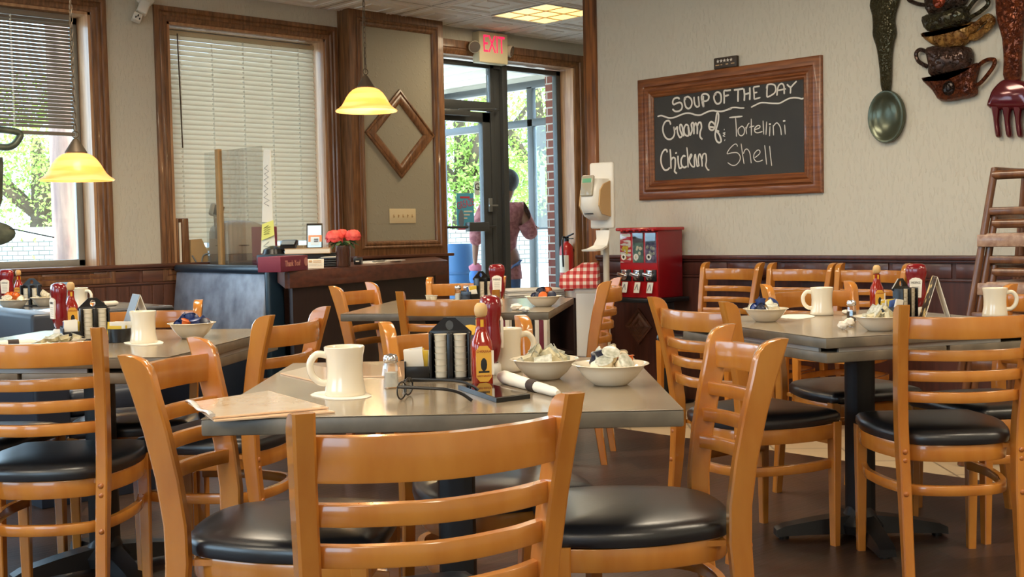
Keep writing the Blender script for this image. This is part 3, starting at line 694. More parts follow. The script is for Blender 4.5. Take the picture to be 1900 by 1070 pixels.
# ------------------------------------------------------------------ blinds
def blind(label, x0, x1, zt, zb, pitch, sw, tilt, y, mt, wand, cords):
    t = thing('window_blind', label, 'blind', ((x0 + x1) / 2, y, zt)); h = (x1 - x0) / 2; D = zt - zb
    m = MB(); m.b2((-h, -0.018, 0.0), (h, 0.018, 0.032), 0.003); m.build('head_rail', mt + '_rail', t)
    m = MB(); n = int((D - 0.03) / pitch); z = -0.012
    for k in range(n):
        c, s = math.cos(tilt) * sw / 2, math.sin(tilt) * sw / 2
        m.grid([[(x, -c, z - s), (x, -c * 0.3, z - s * 0.3 + 0.0016), (x, c, z + s), (x, c, z + s - 0.0006), (x, -c * 0.3, z - s * 0.3 + 0.001), (x, -c, z - s - 0.0006)] for x in (-h, h)]); z -= pitch
    m.build('slats', mt, t)
    m = MB(); m.b2((-h, -0.014, -D), (h, 0.014, -D + 0.024), 0.003); m.build('bottom_rail', mt + '_rail', t)
    m = MB()
    for f in cords:
        x = -h + f * 2 * h
        m.tube([(x, -sw * 0.5 - 0.002, 0), (x, -sw * 0.5 - 0.002, -D)], 0.0014, 5)
        for k in range(n): m.box((x, -sw * 0.42, -0.012 - k * pitch), (0.012, 0.004, 0.010))  # white dashes stand in for daylight leaking through the cord holes
    m.build('cord_and_light_leaks', 'cord_leak_white', t)
    if wand:
        m = MB(); x = -h + wand[0] * 2 * h; m.tube([(x, -0.03, 0.01), (x + 0.01, -0.035, -wand[1])], 0.005, 6); m.build('tilt_wand', 'lamp_bronze', t)
MT['cord_leak_white'] = mat('cord_leak_white', S(240, 238, 228), 0.7)
MT['slat_dark'] = translucent('slat_dark', S(150, 138, 124), 0.35); MT['slat_dark_rail'] = mat('slat_dark_rail', S(140, 130, 118), 0.5)
MT['slat_light'] = translucent('slat_light', S(224, 213, 196), 0.5); MT['slat_light_rail'] = mat('slat_light_rail', S(196, 182, 150), 0.5)
blind('dark half-raised venetian blind over the clear window at the left', W1L + 0.03, ony(134, 150, 0.07).x, ZH - 0.055, 1.775, 0.0235, 0.026, R(56), 0.07, 'slat_dark', None, (0.3, 0.62, 0.86))
blind('closed cream venetian blind covering the window behind the till', W2L + 0.022, W2R - 0.05, ZH - 0.075, 1.0, 0.0345, 0.0392, R(67), 0.09, 'slat_light', (0.07, 0.78), (0.085, 0.29, 0.495, 0.69, 0.88))

# ------------------------------------------------------------------ lamps
def pendant(label, p, glow, power):
    t = thing('pendant_lamp', label, 'lamp', p)                 # p = middle of the lower rim
    R0 = 0.188
    prof = [(1.0, 0.0), (0.975, 0.006), (0.88, 0.017), (0.79, 0.033), (0.715, 0.056), (0.64, 0.082), (0.54, 0.108), (0.42, 0.128), (0.28, 0.139), (0.16, 0.142)]
    m = MB(); m.lathe([(r * R0, z) for r, z in prof] + [(r * R0 - 0.004, z - 0.004) for r, z in prof[::-1]], 40, cap=False); m.build('shade', glow, t, 60)
    m = MB(); m.lathe([(0.054, 0.136), (0.056, 0.144), (0.03, 0.186), (0.014, 0.21), (0.0, 0.22)], 20); m.build('cap', 'lamp_bronze', t)
    m = MB(); z = 0.222; k = 0; hang = H - p.z
    m.tube([(0.018 * math.cos(a), 0, z + 0.014 + 0.018 * math.sin(a)) for a in [i * math.pi / 6 for i in range(13)]], 0.003, 6)
    z += 0.034
    while z < hang - 0.03:
        a0 = (k % 2) * math.pi / 2; P = []
        for i in range(11):
            a = i * math.pi / 5; u = 0.0085 * math.cos(a); P.append((u * math.cos(a0), u * math.sin(a0), z + 0.014 + 0.019 * math.sin(a)))
        m.tube(P, 0.0022, 5); z += 0.031; k += 1
    m.tube([(0.006, 0.004, 0.23), (-0.005, 0.006, 0.23 + (hang - 0.23) * 0.4), (0.006, -0.004, hang - 0.02)], 0.003, 5)
    m.build('chain', 'lamp_bronze', t)
    m = MB(); m.lathe([(0.06, hang - 0.002), (0.06, hang - 0.012), (0.02, hang - 0.035), (0.008, hang - 0.04)], 20); m.build('ceiling_rose', 'lamp_bronze', t)
    m = MB(); m.sphere((0, 0, 0.075), 0.03, (1, 1, 1.2), 14); b = m.build('bulb', 'bulb_glow', t)
    ld = bpy.data.lights.new('pendant_bulb', 'POINT'); ld.energy = power; ld.color = (1.0, 0.72, 0.38); ld.shadow_soft_size = 0.035; ld.specular_factor = 0.3
    lo = bpy.data.objects.new('pendant_bulb', ld); COL.objects.link(lo); lo.location = (0, 0, 0.02); lo.parent = t
def shade_mat(name, s):
    m = translucent(name, S(252, 206, 120), 0.6, 0.3); nt = m.node_tree; b = nt.nodes['Principled BSDF']
    b.inputs['Emission Color'].default_value = (*S(255, 196, 84), 1); b.inputs['Emission Strength'].default_value = s; b.inputs['Coat Weight'].default_value = 0.5
    tc = nt.nodes.new('ShaderNodeTexCoord'); mp = nt.nodes.new('ShaderNodeMapping'); mp.inputs['Scale'].default_value = (2.5, 2.5, 26); n = nt.nodes.new('ShaderNodeTexNoise'); n.inputs['Detail'].default_value = 3; n.inputs['Scale'].default_value = 1
    nt.links.new(tc.outputs['Object'], mp.inputs[0]); nt.links.new(mp.outputs[0], n.inputs['Vector'])
    r = nt.nodes.new('ShaderNodeValToRGB'); r.color_ramp.elements[0].position = 0.40; r.color_ramp.elements[1].position = 0.55
    r.color_ramp.elements[0].color = (*S(242, 188, 120), 1); r.color_ramp.elements[1].color = (*S(255, 226, 172), 1)
    nt.links.new(n.outputs['Fac'], r.inputs[0]); nt.links.new(r.outputs[0], b.inputs['Base Color']); nt.links.new(r.outputs[0], b.inputs['Emission Color']); return m
MT['shade_a'] = shade_mat('amber_glass', 0.42); MT['shade_b'] = shade_mat('amber_glass_bright', 0.72)
MT['bulb_glow'] = mat('bulb_glow', (1, 0.9, 0.7), 0.3, emit=((1.0, 0.84, 0.5), 7))
pendant('amber glass pendant lamp over the booth table, before the clear window', atd(143, 334, 6.1), 'shade_a', 5)
pendant('brighter amber glass pendant lamp over the counter, before the diamond frame', atd(680, 206, 7.1), 'shade_b', 9)

def troffer(x, y, label, wx, wy, nx, ny, s):
    t = thing('ceiling_light', label, 'ceiling light', (x, y, H), 0, 'recessed ceiling lights')
    m = MB(); m.frame(rect(-wx / 2, wx / 2, -wy / 2, wy / 2), [(0, 0), (0, 0.008), (0.012, 0.008), (0.016, 0.0)], lambda u, v, h: (u, v, -h)); m.build('frame', 'white_plastic', t)
    m = MB(); m.b2((-wx / 2 + 0.012, -wy / 2 + 0.012, -0.004), (wx / 2 - 0.012, wy / 2 - 0.012, -0.001)); m.build('diffuser', s, t)
    m = MB()
    for k in range(1, nx): u = -wx / 2 + wx * k / nx; m.b2((u - 0.003, -wy / 2 + 0.012, -0.01), (u + 0.003, wy / 2 - 0.012, -0.003))
    for k in range(1, ny): v = -wy / 2 + wy * k / ny; m.b2((-wx / 2 + 0.012, v - 0.003, -0.01), (wx / 2 - 0.012, v + 0.003, -0.003))
    m.build('louvre', 'tan_plastic', t)
MT['diffuser'] = mat('diffuser', S(255, 220, 150), 0.5, emit=(S(255, 214, 130), 1.15))
troffer(1.325, -0.89, 'glowing square ceiling light beside the exit sign', 0.60, 0.62, 3, 3, 'diffuser')
for (x, y) in TROFFERS: troffer(x, y, 'long recessed ceiling light over the dining tables', 0.58, 1.18, 3, 6, 'diffuser')
ld = bpy.data.lights.new('entrance_lamp', 'AREA'); ld.shape = 'SQUARE'; ld.size = 0.56; ld.energy = 14; ld.color = (1.0, 0.82, 0.56)
lo = bpy.data.objects.new('entrance_lamp', ld); COL.objects.link(lo); lo.location = (1.325, -0.89, H - 0.02)

# ------------------------------------------------------------------ things on the window wall
RX = Matrix.Rotation(R(90), 4, 'X')                        # text in XY -> upright, facing -Y
RB = Matrix.Rotation(R(-90), 4, 'Z') @ RX                  # upright, facing -X
# exit sign with twin emergency heads
p = (ony(889, 57, -0.09) + ony(943, 121, -0.09)) / 2
t = thing('exit_sign', 'red lettered exit sign with twin emergency lamps above the entrance', 'exit sign', (p.x, 0, p.z))
m = MB(); m.b2((-0.165, -0.09, -0.128), (0.165, 0.0, 0.132), 0.008, 3); m.build('housing', mat('sign_cream', S(206, 194, 160), 0.5), t)
m = MB(); m.text('EXIT', 0.205, Matrix.Translation((0.0, -0.0915, 0.024)) @ RX @ Matrix.Diagonal((0.60, 1.02, 1, 1)), 0.002); m.build('letters', mat('exit_red', S(220, 20, 60), 0.5, emit=(S(255, 40, 90), 0.8)), t)
for s in (-1, 1):
    hm = Matrix.Translation((s * 0.20, -0.06, 0.0)) @ Matrix.Rotation(R(s * 28), 4, 'Z') @ RX @ Matrix.Rotation(R(16), 4, 'X')
    m = MB(); m.lathe([(0.0, -0.05), (0.03, -0.045), (0.05, -0.01), (0.052, 0.03), (0.046, 0.034)], 20, m=hm, cap=False); m.tube([(s * 0.155, -0.05, 0.0), (s * 0.20, -0.05, 0.0)], 0.018, 10); h = m.build('lamp_head', 'beige_plastic', t)
    m = MB(); m.lathe([(0.047, 0.030), (0.03, 0.018), (0.0, 0.01)], 20, m=hm); m.build('reflector', 'chrome', h)
# five-gang switch plate
p0, p1 = ony(722, 387, -0.13), ony(771, 414, -0.13); p = (p0 + p1) / 2
t = thing('switch_plate', 'cream five-gang light switch plate under the diamond frame', 'light switch', (p.x, -0.13, p.z))
m = MB(); m.b2((-0.132, -0.007, -0.058), (0.132, 0.0, 0.058), 0.004); m.build('plate', mat('switch_cream', S(226, 206, 164), 0.4), t)
for k in range(5):
    m = MB(); x = (k - 2) * 0.046; m.b2((x - 0.005, -0.009, -0.012), (x + 0.005, -0.006, 0.012), 0.001); m.box((x, -0.012, 0.004 if k % 2 else -0.004), (0.006, 0.012, 0.008), Euler((R(20), 0, 0)), 0.001); m.build('toggle', 'tan_plastic', t)
    for z in (-0.03, 0.03):
        pass
# diamond moulding
c = [ony(x, y, -0.13) for x, y in ((740, 166), (804, 249), (742, 331), (676, 245))]
cx, cz = (c[1].x + c[3].x) / 2, (c[0].z + c[2].z) / 2; hw, hh = (c[1].x - c[3].x) / 2, (c[0].z - c[2].z) / 2
t = thing('diamond_frame', 'empty diamond-shaped oak moulding on the grey wall panel', 'wall decoration', (cx, -0.13, cz))
m = MB(); m.frame([(0, -hh), (hw, 0), (0, hh), (-hw, 0)], [(0, 0), (0, 0.02), (0.012, 0.024), (0.02, 0.014), (0.028, 0.02), (0.05, 0.024), (0.06, 0.02), (0.078, 0.006), (0.08, 0)], lambda u, v, h: (u, -h, v)); m.build('moulding', 'oak', t)
# white sensor on a bracket, near the ceiling between the windows
p = ony(272, 8, -0.02)
t = thing('wall_sensor', 'white angled plastic gadget with dark slots high between the windows', 'sensor', (p.x, -0.0, p.z), R(-20))
m = MB(); m.box((0.0, -0.02, 0.02), (0.085, 0.03, 0.085), Euler((0, R(45), 0)), 0.004); m.build('bracket', 'white_plastic', t)
m = MB(); m.box((-0.02, -0.06, -0.03), (0.07, 0.06, 0.10), Euler((R(-15), R(22), 0)), 0.012, 3); m.build('arm', 'white_plastic', t)
m = MB(); m.box((-0.065, -0.085, -0.105), (0.06, 0.05, 0.055), Euler((R(-20), R(22), 0)), 0.008, 3); hd = m.build('head', 'white_plastic', t)
m = MB()
for x, z in ((-0.075, -0.10), (-0.06, -0.09), (-0.052, -0.112)): m.box((x, -0.112, z - 0.004), (0.008, 0.006, 0.014), Euler((R(-20), R(22), 0)))
m.build('slot', 'black_plastic', hd)
# pictures in the entrance
def picture(label, pxa, pya, pxb, pyb, w, art, fw, mtf):
    a, b = ony(pxa, pya, -0.01), ony(pxb, pyb, -0.01); x0 = a.x; h = a.z - b.z
    t = thing('framed_picture', label, 'picture', (x0 + w / 2, 0, (a.z + b.z) / 2))
    m = MB(); m.frame(rect(-w / 2, w / 2, -h / 2, h / 2), [(0, 0), (0, 0.015), (fw * 0.4, 0.018), (fw, 0.006), (fw, 0)], lambda u, v, hh: (u, -hh, v)); m.build('frame', mtf, t)
    m = MB(); m.b2((-w / 2 + fw, -0.005, -h / 2 + fw), (w / 2 - fw, 0, h / 2 - fw)); m.build('print', art, t); return t, h
t, h = picture('tan picture with a dark plant drawing beside the entrance', 1084, 171, 1084, 242, 0.26, mat('art_tan', S(214, 172, 112), 0.7), 0.012, 'tan_plastic')
m = MB()
for k in range(14):
    a = R(-70 + k * 11); m.tube([(0.0, -0.007, -h * 0.3), (0.03 * math.sin(a), -0.008, -h * 0.1 + 0.02 * math.cos(a * 2)), (0.085 * math.sin(a), -0.007, h * 0.3 * math.cos(a))], 0.004, 4)
m.build('drawing', 'ink', t)
picture('brown framed picture below the tan plant picture', 1087, 252, 1089, 345, 0.30, mat('art_pale', S(200, 188, 164), 0.7), 0.05, 'oak')

# fire extinguisher on the door reveal
p = ony(1036, 486, 0.06); ex = DR - 0.09
z0, z1 = ony(1036, 540, 0.06).z, ony(1036, 450, 0.06).z
t = thing('fire_extinguisher', 'red fire extinguisher hanging on the entrance reveal', 'fire extinguisher', (ex, 0.05, z0))
hh = z1 - z0
m = MB(); m.lathe([(0.0, 0), (0.058, 0.002), (0.066, 0.02), (0.066, hh * 0.80), (0.06, hh * 0.90), (0.04, hh * 0.97), (0.022, hh), (0.022, hh + 0.015)], 24); m.build('cylinder', 'red_cyl', t)
m = MB(); m.lathe([(0.0665, hh * 0.38), (0.0665, hh * 0.74)], 24, cap=False); 
bmesh.ops.delete(m.bm, geom=[v for v in m.bm.verts if v.co.x > -0.028], context='VERTS'); m.build('label', 'paper', t)
m = MB(); m.cyl((0, 0, hh + 0.03), 0.024, 0.04); m.box((0.0, -0.03, hh + 0.06), (0.02, 0.13, 0.012), Euler((R(-18), 0, 0)), 0.004); m.box((0.0, -0.03, hh + 0.035), (0.02, 0.11, 0.01), None, 0.003); m.build('valve', 'black_plastic', t)
m = MB(); m.tube(smoothpath([(0.01, 0, hh + 0.03), (-0.06, -0.02, hh + 0.05), (-0.085, -0.03, hh - 0.02), (-0.078, -0.03, hh * 0.5)], 6), 0.009, 8); m.build('hose', 'black_plastic', t)
m = MB(); m.b2((0.05, -0.03, hh * 0.3), (0.09, 0.03, hh * 0.36), 0.003); m.b2((0.05, -0.03, hh * 0.8), (0.09, 0.03, hh * 0.86), 0.003); m.build('bracket', 'black_metal', t)

# hanging metal ornament inside the left window
p = ony(4, 350, -0.25)
t = thing('window_ornament', 'grey-green metal teacup ornament hanging in the window at the far left', 'ornament', (p.x, -0.25, 0))
zt, zm0, zm1, zl = ony(4, 262, -0.25).z, ony(4, 292, -0.25).z, ony(4, 395, -0.25).z, ony(0, 433, -0.25).z
MT['ornament'] = mat('ornament', S(120, 128, 112), 0.4, 0.4, noise=(S(92, 100, 88), (20, 20, 20), 4))
m = MB(); m.tube(smoothpath([(-0.12, 0, zt - 0.02), (0.04, 0, zt - 0.035), (0.105, 0, zt + 0.01), (0.10, 0, zt + 0.06), (-0.12, 0, zt + 0.075)], 6), 0.022, 10); m.build('handle', 'ornament', t)
m = MB(); m.lathe([(0.16, zm1), (0.19, zm1 + 0.08), (0.205, zm0 - 0.03), (0.2, zm0), (0.18, zm0 + 0.002)], 24, sy=0.25, m=Matrix.Translation((-0.19, 0, 0))); m.build('cup', 'ornament', t)
m = MB(); m.sphere((-0.10, 0, zl), 0.17, (1.0, 0.12, 0.46), 24); m.build('saucer', 'ornament', t)
m = MB(); m.tube([(-0.1, 0, zl), (-0.1, 0, H)], 0.003, 5); m.tube([(0.03, -0.01, zl + 0.03), (0.3, -0.005, zl - 0.03)], 0.004, 5); m.build('wire', 'black_metal', t)

# ------------------------------------------------------------------ things on the chalkboard wall
yb0, yb1 = onx(1187, 150, XB).y, onx(1528, 230, XB).y
zb0, zb1 = (onx(1190, 372, XB).z + onx(1530, 357, XB).z) / 2, (onx(1187, 150, XB).z + onx(1527, 102, XB).z) / 2
t = thing('chalkboard', 'oak framed chalkboard listing the soup of the day', 'chalkboard', (XB, (yb0 + yb1) / 2, (zb0 + zb1) / 2))
bw, bh = yb0 - yb1, zb1 - zb0
pl = lambda u, v, h: (-h, -u, v)                            # u to the right as seen, v up, h off the wall
m = MB(); m.frame(rect(-bw / 2, bw / 2, -bh / 2, bh / 2), [(0, 0), (0, 0.022), (0.01, 0.03), (0.05, 0.03), (0.055, 0.022), (0.066, 0.034), (0.078, 0.028), (0.084, 0.018), (0.094, 0.026), (0.104, 0.016), (0.112, 0.02), (0.122, 0.012), (0.124, 0.004)], pl); m.build('frame', 'oak_y', t)
m = MB(); m.b2((-0.007, -bw / 2 + 0.1, -bh / 2 + 0.1), (-0.001, bw / 2 - 0.1, bh / 2 - 0.1)); m.build('slate', 'slate', t)
cA, cB, cC, cD = (1210, 140, 11.887), (1350, 140, 11.887), (1210, 205, 8.233), (1340, 205, 8.233)
STROKES = [
 (cA, 9, [[(600,530),(590,500),(540,490),(480,520),(455,590),(480,640),(560,605),(630,600),(665,660),(650,740),(590,785),(510,790),(450,740)],
          [(745,530),(715,500),(760,475),(800,470),(860,520),(880,610),(850,700),(795,730),(745,690),(718,600),(715,520),(745,480)],
          [(925,470),(930,560),(950,650),(990,690),(1035,665),(1030,560),(1020,460)],[(1030,540),(1045,685)],
          [(1130,450),(1128,550),(1140,700)],[(1100,565),(1090,470),(1120,415),(1190,405),(1250,450),(1240,530),(1180,565),(1105,565),(1135,700)],
          [(1415,425),(1380,410),(1445,365),(1505,400),(1525,490),(1510,590),(1440,625),(1385,570),(1365,470),(1400,385)],
          [(1740,320),(1660,332),(1590,345),(1592,480),(1590,620)],[(1600,455),(1695,430)]]),
 (cB, 9, [[(140,318),(250,308),(350,290)],[(235,320),(232,450),(232,580)],[(360,290),(375,420),(370,560)],[(490,260),(495,400),(490,540)],[(375,415),(495,385)]]),
 (cB, 7.5, [[(710,235),(640,245),(572,260)],[(572,260),(585,400),(590,525)],[(590,525),(725,485)],[(590,385),(655,370)],
          [(885,215),(870,340),(870,480)],[(860,290),(880,210),(960,190),(1040,215),(1065,300),(1040,380),(960,440),(875,480)],
          [(1090,445),(1100,330),(1130,220),(1195,180),(1240,220),(1250,320),(1250,410)],[(1100,330),(1290,295)],[(1310,195),(1350,235),(1390,275),(1385,400)],[(1390,270),(1460,190),(1525,125)]]),
 (cA, 8, [[(120,905),(200,885),(290,910),(370,935),(470,930),(580,890),(680,850),(780,830),(870,840),(970,870),(1070,870),(1180,820),(1270,785),(1360,775),(1440,790),(1540,790),(1650,760),(1760,723)]]),
 (cB, 7, [[(0,745),(100,710),(190,705),(280,718),(370,718)],[(520,700),(620,650),(720,605),(820,600),(930,610),(1040,615),(1150,610),(1250,560),(1350,510),(1450,490),(1560,495),(1640,515),(1705,485)]]),
 (cC, 9, [[(285,215),(270,170),(240,155),(195,180),(165,260),(175,350),(215,420),(270,440),(320,410),(345,340),(330,245)],[(330,245),(350,290),(385,250),(388,330),(425,410),(465,380)],[(465,385),(430,300),(425,230),(440,215),(460,240),(470,300),(485,395)],
          [(560,240),(520,215),(490,270),(495,350),(530,385),(560,370),(552,240),(582,382)],[(582,382),(612,300),(600,210),(630,190),(640,280),(640,362)],[(640,250),(665,190),(690,250),(690,362)],[(690,240),(715,185),(745,190),(755,260),(735,330),(735,400),(770,440)],
          [(940,190),(900,170),(870,220),(880,280),(920,300),(955,270),(960,220),(930,180)],[(870,250),(960,258)],[(960,260),(975,150),(990,45),(1015,60),(1010,170),(975,300),(965,380),(985,460),(1025,490),(1055,460),(1030,370),(985,310),(1025,320)],
          [(230,640),(225,605),(190,600),(150,660),(135,750),(150,840),(190,905),(235,905),(270,870)],[(275,590),(285,700),(290,890)],[(290,760),(315,720),(350,730),(355,800),(350,880),(345,930),(380,960)],[(395,690),(400,790),(420,880),(460,860)],[(355,655),(378,642)],
          [(510,700),(480,690),(445,750),(450,830),(490,870),(530,850)]]),
 (cC, 7.5, [[(530,560),(545,700),(550,870)],[(555,760),(590,670),(605,690),(570,770),(610,850),(650,860)],[(650,860),(645,740),(660,670),(675,760),(690,850),(720,830)],[(720,850),(705,760),(715,680),(735,670),(760,760),(765,855)],[(765,740),(780,670),(820,665),(830,760),(820,840),(850,900),(875,910)]]),
 (cC, 4, [[(1103,280),(1103,300)],[(1120,335),(1085,345),(1115,360),(1085,385),(1115,395)],[(1115,440),(1105,465)]]),
 (cD, 8, [[(110,108),(310,88)],[(715,207),(745,207)],[(930,162),(965,157)]]),
 (cD, 5, [[(205,110),(215,260),(220,400)],[(285,245),(245,290),(255,360),(295,385),(335,350),(340,280),(310,240),(285,245)],[(360,250),(375,360)],[(365,290),(390,220),(415,190)],[(445,125),(447,380)],[(415,255),(490,235)],[(495,295),(570,265),(575,235),(540,230),(500,270),(500,320),(540,340),(615,320)],
          [(625,155),(635,365)],[(680,170),(670,370)],[(730,240),(725,390)],[(780,220),(787,380)],[(785,240),(820,195),(850,195),(890,260),(905,375)],[(955,215),(965,365)]]),
 (cD, 4.2, [[(235,550),(220,515),(180,520),(110,590),(78,660),(150,645),(230,645),(275,700),(265,770),(210,830),(150,835),(85,795)],[(290,505),(310,650),(335,815)],[(325,660),(350,600),(385,590),(420,640),(435,730),(445,805)],[(500,720),(570,660),(575,615),(540,605),(490,660),(485,730),(520,775),(570,775),(620,755)],[(650,530),(665,680),(680,825)],[(725,540),(740,690),(757,845)]]),
]
PARTS = [('heading', (0, 1, 2)), ('underline', (3, 4)), ('cream_of_chicken', (5, 6)), ('ampersand', (7,)), ('tortellini', (8, 9)), ('shell', (10,))]
WB = {n: MB() for n, _ in PARTS}; bo = Vector(t.location)
for i, (crop, wpx, lines) in enumerate(STROKES):
    m = [WB[n] for n, ks in PARTS if i in ks][0]
    for L in lines:
        P = [onx(crop[0] + x / crop[2], crop[1] + y / crop[2], XB - 0.008) - bo for x, y in L]
        P = smoothpath(P, 5) if len(P) > 2 else [P[0] + (P[1] - P[0]) * k / 4 for k in range(5)]
        w = wpx * 0.00062; rg = []
        n = len(P)
        for k, q in enumerate(P):
            d = (P[min(k + 1, n - 1)] - P[max(k - 1, 0)]); d.x = 0
            if d.length < 1e-6: d = Vector((0, 0, 1))
            d.normalize(); sd = Vector((0, -d.z, d.y)); e = w * (0.65 if k in (0, n - 1) else 1.0)
            rg.append([q + sd * e, q + sd * e - Vector((0.0012, 0, 0)), q - sd * e - Vector((0.0012, 0, 0)), q - sd * e])
        m.grid(rg)
for n, _ in PARTS: WB[n].build(n + '_lettering', 'chalk', t)
# small plaque with five stars, standing on the frame
p = onx(1347, 122, XB - 0.02)
t = thing('star_plaque', 'small dark plaque with five white stars on the chalkboard frame', 'plaque', (XB, p.y, zb1))
m = MB(); m.b2((-0.03, -0.085, 0.0), (-0.004, 0.085, 0.068), 0.005); m.build('plate', mat('plaque_brown', S(56, 44, 32), 0.5), t)
m = MB()
for k in range(5):
    P = []; cy = 0.052 - k * 0.0245
    for i in range(10):
        r = 0.0115 if i % 2 == 0 else 0.005; a = R(90 + 36 * i); P.append((cy - r * math.cos(a), 0.046 + r * math.sin(a)))
    m.prism(P, 'x', -0.032, -0.0295)
m.build('stars', 'chalk', t)
m = MB()
for k, w in enumerate((0.028, 0.012, 0.018, 0.026)): y = 0.07 - k * 0.038; m.b2((-0.0315, y - w, 0.020), (-0.0295, y, 0.026))
m.build('lettering', 'tan_plastic', t)

def relief(m, outline, base, depth, inset=0.012, crop=(0, 0, 1), plane=None):
    """outline in picture points on the wall plane -> rounded plaque standing off the wall"""
    pts = [onx(crop[0] + x / crop[2], crop[1] + y / crop[2], XB) - bo for x, y in outline]
    pts = smoothpath(pts, 3, True)
    P = [(-(q.y), q.z) for q in pts]
    A = sum(a[0] * b[1] - b[0] * a[1] for a, b in zip(P, P[1:] + P[:1]))
    if A < 0: P = P[::-1]
    n = len(P); rings = []
    def off(d):
        o = []
        for i in range(n):
            a, b, c = Vector(P[i - 1]), Vector(P[i]), Vector(P[(i + 1) % n]); d1 = (b - a).normalized(); d2 = (c - b).normalized()
            nn = Vector((-d1.y - d2.y, d1.x + d2.x)); nn = nn.normalized() if nn.length > 1e-6 else Vector((0, 0)); o.append(b + nn * d)
        return o
    for d, h in ((0.0, base), (0.0, base + depth * 0.45), (inset * 0.35, base + depth * 0.8), (inset, base + depth)):
        rings.append([(-h, -q.x, q.y) for q in off(d)])
    return m.grid(rings)
MT['spoon_handle'] = mat('spoon_handle', S(66, 62, 40), 0.32, 0.5, bump=((70, 70, 70), 0.9, 0.01, (0.4, 0.6)))
MT['spoon_bowl'] = mat('spoon_bowl', S(78, 84, 68), 0.22, 0.5)
MT['fork_handle'] = mat('fork_handle', S(132, 64, 30), 0.28, 0.45, noise=(S(80, 34, 20), (40, 40, 40), 3), bump=((60, 60, 60), 1.0, 0.01, (0.4, 0.6)))
MT['fork_red'] = mat('fork_red', S(92, 20, 30), 0.14, 0.3, coat=0.6)
cs = (1590, 0, 3.967)
sp = onx(1648, 150, XB); bo = Vector((XB, sp.y, sp.z))
t = thing('wall_spoon', 'giant dark green metal spoon hanging on the wall right of the chalkboard', 'wall art', bo)
m = MB(); relief(m, [(150,-120),(215,-150),(280,-120),(325,-30),(318,30),(300,90),(290,160),(300,250),(280,330),(268,450),(258,660),(200,665),(185,520),(165,370),(135,270),(135,200),(130,120),(112,50),(125,-20)], 0.012, 0.03, 0.014, cs); m.build('handle', 'spoon_handle', t)
m = MB()
cy, cz = onx(1590 + 234 / 3.967, 860 / 3.967, XB).y - bo.y, onx(1590 + 234 / 3.967, 860 / 3.967, XB).z - bo.z
ry = abs(onx(1590 + 102 / 3.967, 216, XB).y - onx(1590 + 365 / 3.967, 216, XB).y) / 2; rz = (onx(1648, 660 / 3.967, XB).z - onx(1648, 1045 / 3.967, XB).z) / 2
rg = []
for k, h in ((1.0, 0.010), (1.02, 0.028), (0.98, 0.040), (0.90, 0.040), (0.78, 0.030), (0.55, 0.020), (0.25, 0.015)):
    rg.append([(-h, cy + math.cos(a) * ry * k, cz + math.sin(a) * rz * k * (1.0 if math.sin(a) < 0 else 1.0)) for a in [2 * math.pi * i / 40 for i in range(40)]])
m.grid(rg); m.build('bowl', 'spoon_bowl', t, 60)
cf = (1660, 0, 3.567)
fp = onx(1880, 150, XB); bo = Vector((XB, fp.y, fp.z))
t = thing('wall_fork', 'giant dark red metal fork hanging on the wall at the right edge', 'wall art', bo)
m = MB(); relief(m, [(690,-130),(780,-170),(870,-120),(885,0),(868,120),(860,250),(850,380),(842,530),(740,530),(735,400),(725,260),(690,130),(682,20)], 0.012, 0.03, 0.014, cf); m.build('handle', 'fork_handle', t)
m = MB(); relief(m, [(745,525),(840,530),(900,560),(945,640),(940,720),(650,720),(645,640),(680,575)], 0.014, 0.034, 0.02, cf); m.build('head', 'fork_red', t)
for k in range(4):
    x = 690 + k * 70; m = MB(); relief(m, [(x - 34 + k * 2, 690), (x + 22 + k * 2, 690), (x + 16 + k * 2, 800), (x + 26 + k * 2, 895), (x + 8 + k * 2, 912), (x - 8 + k * 2, 890), (x - 22 + k * 2, 780)], 0.014, 0.03, 0.01, cf); m.build('tine', 'fork_red', t)
# stacked teacups relief
cp = onx(1775, 90, XB); bo = Vector((XB, cp.y, cp.z))
t = thing('teacup_relief', 'wall sculpture of stacked patterned metal teacups between spoon and fork', 'wall art', bo)
def metal(n, a, b, bs=50): return mat(n, a, 0.25, 0.45, noise=(b, (30, 30, 30), 3), bump=((bs, bs, bs), 1.0, 0.012, (0.45, 0.6)))
CUPS = [('cup', [(203,517),(380,505),(565,418),(552,540),(556,625),(470,655),(330,672),(270,600)], metal('cup_copper', S(124, 62, 30), S(70, 30, 18), 80), [(560,450),(620,405),(680,400),(670,450),(600,540),(560,570)]),
        ('cup', [(238,318),(380,316),(515,318),(525,440),(400,495),(262,506),(246,430)], metal('cup_brown', S(48, 34, 30), S(84, 60, 50), 36), [(240,350),(190,332),(163,360),(180,410),(240,445)]),
        ('cup', [(197,225),(300,215),(430,185),(556,145),(545,220),(470,305),(330,320),(240,280)], metal('cup_gold', S(176, 130, 66), S(110, 70, 34), 40), [(520,215),(590,150),(640,120),(662,150),(630,190),(560,245),(520,250)]),
        ('cup', [(208,115),(330,85),(470,40),(500,70),(510,150),(400,185),(240,210)], metal('cup_green', S(70, 66, 42), S(46, 40, 32), 40), [(490,90),(560,0),(620,-10),(640,30),(590,80),(520,120)]),
        ('cup', [(240,-40),(490,-60),(488,20),(430,60),(250,105)], metal('cup_dark', S(70, 52, 40), S(40, 34, 30), 40), [(245,40),(180,32),(120,8),(112,-20),(150,-40)])]
